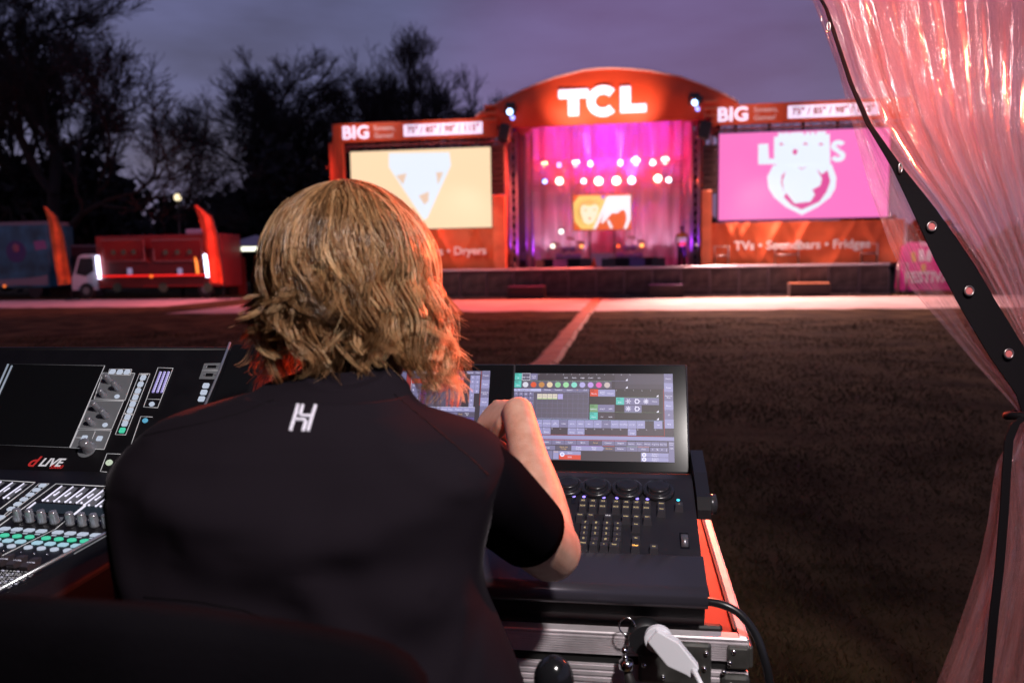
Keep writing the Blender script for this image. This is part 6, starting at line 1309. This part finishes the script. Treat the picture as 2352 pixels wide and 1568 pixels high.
def hair():
    g = np.random.default_rng(12)
    H0 = np.array(HC) + np.array(rh) * -.001; e1 = np.array(rh); e2 = -np.array(hf); e3 = np.array(ZA)
    RX, RY, RZ = .106, .106, .104; NS = 26; allV = []; tone = []; nstr = 0
    NL = 300; crown = np.array([.0, .02])
    for l in range(NL):
        # azimuth: 0 = towards viewer; leave the face open
        ph0 = g.uniform(-2.35, 2.35); th0 = R(g.uniform(2, 10)) if l % 3 else R(g.uniform(20, 62))
        loose = l >= NL - 70
        if loose: ph0 = g.uniform(1.0, 2.2) if g.random() < .72 else g.uniform(-2.2, -1.3); th0 = R(g.uniform(25, 70))
        under = g.random() < .25 and not loose
        lay = (g.uniform(.90, .97) if under else g.uniform(.97, 1.045)); Ltot = g.uniform(.20, .275) if not under else g.uniform(.19, .28)
        if loose: lay = g.uniform(1.02, 1.12); Ltot = g.uniform(.20, .265)
        amp = g.uniform(.010, .020); wl = g.uniform(.105, .150); pw = 2.6 * ph0 + g.normal(0, .7); amp2 = g.uniform(.004, .012); pw2 = 1.6 * ph0 + 1 + g.normal(0, .9)
        drift = g.normal(0, .18) + .16; lt = np.clip(g.normal(.48, .34), .0, 1); fl = g.choice([-1, 1]) * g.uniform(0, .022)
        thmax = R(g.uniform(92, 108)); flare = g.uniform(.0, .022)
        ns = 10 if loose else 40
        s = np.linspace(0, 1, NS)
        arc_s = s * Ltot; th = th0 + arc_s / RZ; over = np.clip(th - thmax, 0, None) * RZ; th = np.minimum(th, thmax)
        w_ = np.clip((arc_s - .07) / .09, 0, 1) ** 1.3
        ph = ph0 + drift * s * .8 * np.cos(ph0 * .5) 
        wave = amp * np.sin(2 * np.pi * arc_s / wl + pw) * w_; wave2 = amp2 * np.sin(2 * np.pi * arc_s / (wl * 1.13) + pw2) * w_
        tipf = np.clip((s - .75) / .25, 0, 1) ** 2
        for k in range(ns):
            r1, a1 = g.random() ** .5, g.uniform(0, 6.28); cw = (.0170 * (1 - .68 * s) + .0015) * (1.25 if not under else 1.6)
            o1 = cw * r1 * math.cos(a1); o2 = cw * r1 * math.sin(a1); fz = g.normal(0, .0009, 3); jit = g.normal(0, 1)
            sl = 1 - .12 * g.random() ** 2
            rr1 = lay if not loose else 1 + (lay - 1) * np.clip(s / .35, 0, 1)
            radial = 1 + (o2 + wave2) / RX; side = (o1 + wave)
            sx = np.sin(th) * RX * rr1 * radial; 
            lowr = np.clip(over / .12, 0, 1.4)
            # envelope below the widest point: flares out, then closes at the nape
            env = 1 + (.13 * np.sin(np.clip(lowr, 0, 1) * math.pi * .62) + flare * 2 * lowr) - .20 * lowr ** 2 * (math.cos(ph0) ** 2)
            side = side + .006 * np.sin(arc_s / .035 + pw2) * np.clip(s * 3, 0, 1); X = np.sin(ph) * sx * env + np.cos(ph) * side
            Y = np.cos(ph) * np.sin(th) * RY * rr1 * radial * (1 + .10 * lowr - .30 * lowr ** 2 * max(0, math.cos(ph0))) - np.sin(ph) * side
            Z = np.cos(th) * RZ * rr1 * (1 + (o2 + wave2) / RZ) - over * (.93)
            X = X + tipf * (fl - .004 * np.sign(math.sin(ph0)) * abs(math.sin(ph0))) + .010 * lowr; X = X - tipf * .020 * (math.sin(ph0) < -.3) + tipf * .008 * (math.sin(ph0) > .3); Z = Z + tipf * abs(fl) * .5 + tipf * .012 * (math.sin(ph0) < -.3)
            P = H0 + X[:, None] * e1 + Y[:, None] * e2 + Z[:, None] * e3 + fz * s[:, None] * 1.5
            if g.random() < .04: P = P + (g.normal(0, .006, 3)) * (s[:, None] ** 2) * 2
            T = np.gradient(P, axis=0); T /= np.linalg.norm(T, axis=1)[:, None] + 1e-9
            U = np.cross(T, e3 + .01 * e1); U /= np.linalg.norm(U, axis=1)[:, None] + 1e-9; W = np.cross(T, U)
            rad = (.00048 + .00018 * g.random()) * (1 - .65 * s ** 3)
            for q in range(3):
                a = 2.094 * q; allV.append(P + (U * math.cos(a) + W * math.sin(a)) * rad[:, None])
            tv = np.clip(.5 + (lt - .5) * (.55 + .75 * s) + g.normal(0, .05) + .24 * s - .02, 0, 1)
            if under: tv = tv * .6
            tone.append(np.tile(tv, 3)); nstr += 1
    A = np.array(allV).reshape(nstr, 3, NS, 3)
    V = A.reshape(-1, 3); idx = np.arange(nstr * 3 * NS).reshape(nstr, 3, NS); Fs = []
    for q in range(3):
        a = idx[:, q, :-1]; b_ = idx[:, (q + 1) % 3, :-1]; c = idx[:, (q + 1) % 3, 1:]; d = idx[:, q, 1:]
        Fs.append(np.stack([a, b_, c, d], -1).reshape(-1, 4))
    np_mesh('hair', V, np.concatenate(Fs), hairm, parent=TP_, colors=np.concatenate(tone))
hair()
b = MB(); hb = mat('hair_base', (.05, .028, .014), .7); c = HC + rh * .008
rings = []
for th in [R(v) for v in (3, 15, 30, 45, 60, 75, 90)]: rings.append([c + rh * math.cos(a) * .098 * math.sin(th) - hf * math.sin(a) * .103 * math.sin(th) * (1 if math.sin(a) > 0 else .8) + ZA * .103 * math.cos(th) for a in [6.2832 * k / 32 for k in range(32)]])
for dz, s in ((.05, .98), (.10, .86), (.15, .66)): rings.append([c + rh * math.cos(a) * .098 * s - hf * (math.sin(a) * .10 * s * (1 if math.sin(a) > 0 else .45)) - ZA * dz for a in [6.2832 * k / 32 for k in range(32)]])
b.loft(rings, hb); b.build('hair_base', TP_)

# ------------------------------------------------------------------ CLEAR VINYL TENT CURTAIN, right
def vinyl(nm, tint, dens, rough=.09):
    m = bpy.data.materials.new(nm); m.use_nodes = True; t = m.node_tree; t.nodes.clear(); o = t.nodes.new('ShaderNodeOutputMaterial')
    tr = t.nodes.new('ShaderNodeBsdfTransparent'); tr.inputs[0].default_value = (.97, .95, .96, 1)
    gl = t.nodes.new('ShaderNodeBsdfGlossy'); gl.inputs['Roughness'].default_value = rough; gl.inputs[0].default_value = (1, 1, 1, 1)
    df = t.nodes.new('ShaderNodeBsdfDiffuse'); df.inputs[0].default_value = (*tint, 1); tl = t.nodes.new('ShaderNodeBsdfTranslucent'); tl.inputs[0].default_value = (*tint, 1)
    m1 = t.nodes.new('ShaderNodeMixShader'); m1.inputs[0].default_value = .5; m2 = t.nodes.new('ShaderNodeMixShader'); m3 = t.nodes.new('ShaderNodeMixShader')
    co = t.nodes.new('ShaderNodeTexCoord'); mp = t.nodes.new('ShaderNodeCombineXYZ'); at = t.nodes.new('ShaderNodeAttribute'); at.attribute_name = 'tone'; sx = t.nodes.new('ShaderNodeSeparateXYZ'); n = t.nodes.new('ShaderNodeTexNoise'); n.inputs['Scale'].default_value = 2.6; n.inputs['Detail'].default_value = 6
    bp = t.nodes.new('ShaderNodeBump'); bp.inputs['Strength'].default_value = .9; bp.inputs['Distance'].default_value = .02
    mr = t.nodes.new('ShaderNodeMapRange'); mr.inputs[1].default_value = .3; mr.inputs[2].default_value = .7; mr.inputs[3].default_value = dens * .5; mr.inputs[4].default_value = dens * 1.5
    lw = t.nodes.new('ShaderNodeLayerWeight'); lw.inputs[0].default_value = .35; mr2 = t.nodes.new('ShaderNodeMapRange'); mr2.inputs[3].default_value = .10; mr2.inputs[4].default_value = .75
    Lk = t.links.new; Lk(co.outputs['Object'], sx.inputs[0]); Lk(at.outputs['Fac'], mp.inputs[0]); Lk(sx.outputs[2], mp.inputs[1]); Lk(mp.outputs[0], n.inputs['Vector']); Lk(n.outputs[0], bp.inputs['Height']); Lk(n.outputs[0], mr.inputs[0])
    for q in (gl, df, tl): Lk(bp.outputs[0], q.inputs['Normal'])
    Lk(bp.outputs[0], lw.inputs['Normal']); Lk(lw.outputs['Facing'], mr2.inputs[0])
    Lk(df.outputs[0], m1.inputs[1]); Lk(tl.outputs[0], m1.inputs[2]); Lk(mr.outputs[0], m2.inputs[0]); Lk(tr.outputs[0], m2.inputs[1]); Lk(m1.outputs[0], m2.inputs[2])
    Lk(mr2.outputs[0], m3.inputs[0]); Lk(m2.outputs[0], m3.inputs[1]); Lk(gl.outputs[0], m3.inputs[2]); Lk(m3.outputs[0], o.inputs[0]); return m
v1 = vinyl('clear_vinyl', (.85, .72, .78), .21, .12); v2 = vinyl('clear_vinyl_thin', (.8, .62, .65), .09, .12)
CU = thing('tent_curtain', atd(2345, 950, 1.52), 'clear crinkled plastic tent curtain tied back at the right with a black eyelet strip', 'curtain')
def sheetmesh(left, right, nm, m, d0, nu, pleat, seed, dtop=.0, nv=60, conv=1.0):
    g = random.Random(seed); ph = [g.uniform(-1, 1) for _ in range(400)]; V = []; F = []
    def L_(tab, s):
        k = s * (len(tab) - 1); i = min(int(k), len(tab) - 2); f = k - i; return tuple(tab[i][j] + (tab[i + 1][j] - tab[i][j]) * f for j in range(2))
    for j in range(nv + 1):
        s = j / nv; a, c = L_(left, s), L_(right, s); wdt = abs(c[0] - a[0]) / 900
        for i in range(nu + 1):
            u = i / nu; uu = u + .012 * noise.noise(Vector((u * 9, s * 2.2, seed))); x = a[0] + (c[0] - a[0]) * uu; y = a[1] + (c[1] - a[1]) * uu
            k = u * pleat; pz = math.sin(6.2832 * k + 2.2 * noise.noise(Vector((u * 5, s * 1.3, seed + 5)))) * .6 + .5 * noise.noise(Vector((u * pleat * 2.1, s * 2.5, seed))) + .30 * noise.noise(Vector((u * pleat * 6, s * 12, seed + 9)))
            d = d0 + dtop * (1 - s) + pz * .030 * min(1, wdt + .12)
            V.append(tuple(atd(x, y, d)))
    for j in range(nv):
        for i in range(nu): q = j * (nu + 1) + i; F.append((q, q + 1, q + nu + 2, q + nu + 1))
    return np_mesh(nm, V, F, m, parent=CU, colors=[(q % (nu + 1)) / nu * nu / 12 for q in range(len(V))])
bandL = [(1835, -90), (1895, 20), (1950, 190), (1990, 285), (2050, 385), (2095, 480), (2150, 600), (2215, 720), (2275, 820), (2335, 905), (2348, 945)]
bandR = [(1842, -90), (1902, 20), (1959, 190), (2002, 285), (2070, 380), (2150, 480), (2232, 600), (2305, 720), (2372, 830), (2420, 905), (2400, 960)]
farR = [(3300, -260), (3200, -60), (3080, 120), (2990, 260), (2900, 400), (2800, 520), (2720, 640), (2620, 740), (2530, 840), (2440, 915), (2395, 955)]
sheetmesh([(p[0], p[1]) for p in bandR], farR, 'gathered_sheet', v1, 1.56, 300, 24, 2)
sheetmesh([(p[0] + 30, p[1]) for p in bandR], farR, 'gathered_sheet', v1, 1.66, 220, 15, 7)
flapL = [(1790, -90), (1868, 5), (1925, 160), (1962, 300), (2000, 440), (2042, 560), (2090, 660), (2160, 740), (2245, 840), (2330, 935), (2345, 955)]
sheetmesh(flapL, [(p[0] + 12, p[1]) for p in bandL], 'outer_flap', v2, 1.52, 40, 2.2, 11, nv=70)
# black eyelet strip
strp = mat('strip_black', (.004, .003, .004), .7, spec=.15)
def strip(Lt, Rt, nm, d0=1.50, thick=.003):
    b = MB(); N_ = 60; rows = []
    f = lambda tab, s: (lambda k: tuple(tab[min(int(k), len(tab) - 2)][j] + (tab[min(int(k), len(tab) - 2) + 1][j] - tab[min(int(k), len(tab) - 2)][j]) * (k - min(int(k), len(tab) - 2)) for j in range(2)))(s * (len(tab) - 1))
    for i in range(N_ + 1):
        a, c = f(Lt, i / N_), f(Rt, i / N_); P0, P1 = atd(a[0], a[1], d0), atd(c[0], c[1], d0 + .012)
        rows.append([P0, P1, P1 + fw * thick, P0 + fw * thick])
    b.loft(rows, strp, smooth=False); return b.build(nm, CU)
so = strip(bandL, bandR, 'eyelet_strip')
for x, y in ((1903, 62), (2068, 386), (2140, 520), (2226, 668), (2317, 812)):
    b = MB(); c = atd(x, y, 1.496); k = .35 if y < 400 else .95; ax2 = (rt * k - up * .0).normalized()
    pts = [c + rt * .0085 * k * math.cos(a) + up * .0085 * math.sin(a) for a in [6.2832 * q / 24 for q in range(25)]]; b.tube(pts, .0019, mat('eyelet_metal', (.32, .28, .28), .3, .9), 6, cap=False); b.build('eyelet', so)
    b = MB(); b.cyl(c + fw * .001, -fw, .0068 * k, .0012, mat('hole_pink', (.5, .12, .12), .6), 16); b.build('eyelet_hole', so)
# lower part below the tie
lowL = [(2335, 960), (2325, 1000), (2290, 1060), (2280, 1110), (2268, 1200), (2250, 1290), (2225, 1370), (2190, 1470), (2150, 1570), (2110, 1700)]
lowR = [(2420, 955), (2440, 1000), (2480, 1060), (2540, 1110), (2600, 1200), (2650, 1290), (2680, 1370), (2720, 1470), (2760, 1570), (2800, 1700)]
sheetmesh(lowL, lowR, 'lower_sheet', v2, 1.56, 120, 7, 21, nv=60)
sheetmesh([(p[0] + 22, p[1]) for p in lowL], lowR, 'lower_sheet', v2, 1.60, 100, 5, 25, nv=50)
b = MB(); rows = []
for x, y in ((2345, 958), (2325, 975), (2311, 1010), (2306, 1080), (2300, 1180), (2290, 1300), (2276, 1420), (2262, 1568), (2250, 1700)):
    P0, P1 = atd(x - 3, y, 1.50), atd(x + 17, y, 1.50); rows.append([P0, P1, P1 + fw * .003, P0 + fw * .003])
b.loft(rows, strp, smooth=False); b.build('tie_strap', CU)
b = MB(); c = atd(2362, 955, 1.53); b.tube([c + Vector((.035 * math.cos(a), .035 * math.sin(a), .004 * math.sin(2 * a))) for a in [6.2832 * k / 16 for k in range(17)]], .008, strp, 8); b.build('tie', CU)
# hang the curtain from a tent beam above the frame
rl = thing('rim_light_stand', (3.25, 6.7, 0), 'added stand for the unseen red rim light outside the curtain', 'lamp')  # stand and housing added out of frame to carry the red rim light
b = MB(); b.tube([(3.25, 6.8, 0), (3.25, 6.8, 3.05)], .02, blk, 8); b.build('stand', rl); b = MB(); b.lathe((3.29, 6.68, 3.12), Vector((-3.45, -5.45, -1.42)), [(.05, -.01), (.1, -.2 / 6), (.11, 0), (.1, 0)], blk, 16); b.build('housing', rl)
tb = thing('tent_structure', (.95, 1.75, 0), 'metal tent frame carrying the clear curtain', 'tent frame'); b = MB(); b.tube([(-2.5, 1.85, 2.62), (1.9, 1.85, 2.62)], .025, alu, 10); b.build('beam', tb)
b = MB(); tcl = mat('tent_black', (.012, .010, .012), .8); b.box((-.3, -.6, 2.67), (4.6, 5.0, .01), tcl); b.build('canopy', tb)
b = MB(); b.box((-.3, -3.1, 1.33), (4.6, .01, 2.66), tcl); b.build('back_wall', tb); b = MB(); b.box((-2.6, -.6, 1.33), (.01, 5.0, 2.66), tcl); b.build('side_wall', tb)
b = MB(); b.tube([(1.9, 1.85, 0), (1.9, 1.85, 2.62)], .025, alu, 10); b.build('post', tb); b = MB(); b.tube([(-2.5, 1.85, 0), (-2.5, 1.85, 2.62)], .025, alu, 10); b.build('post', tb)
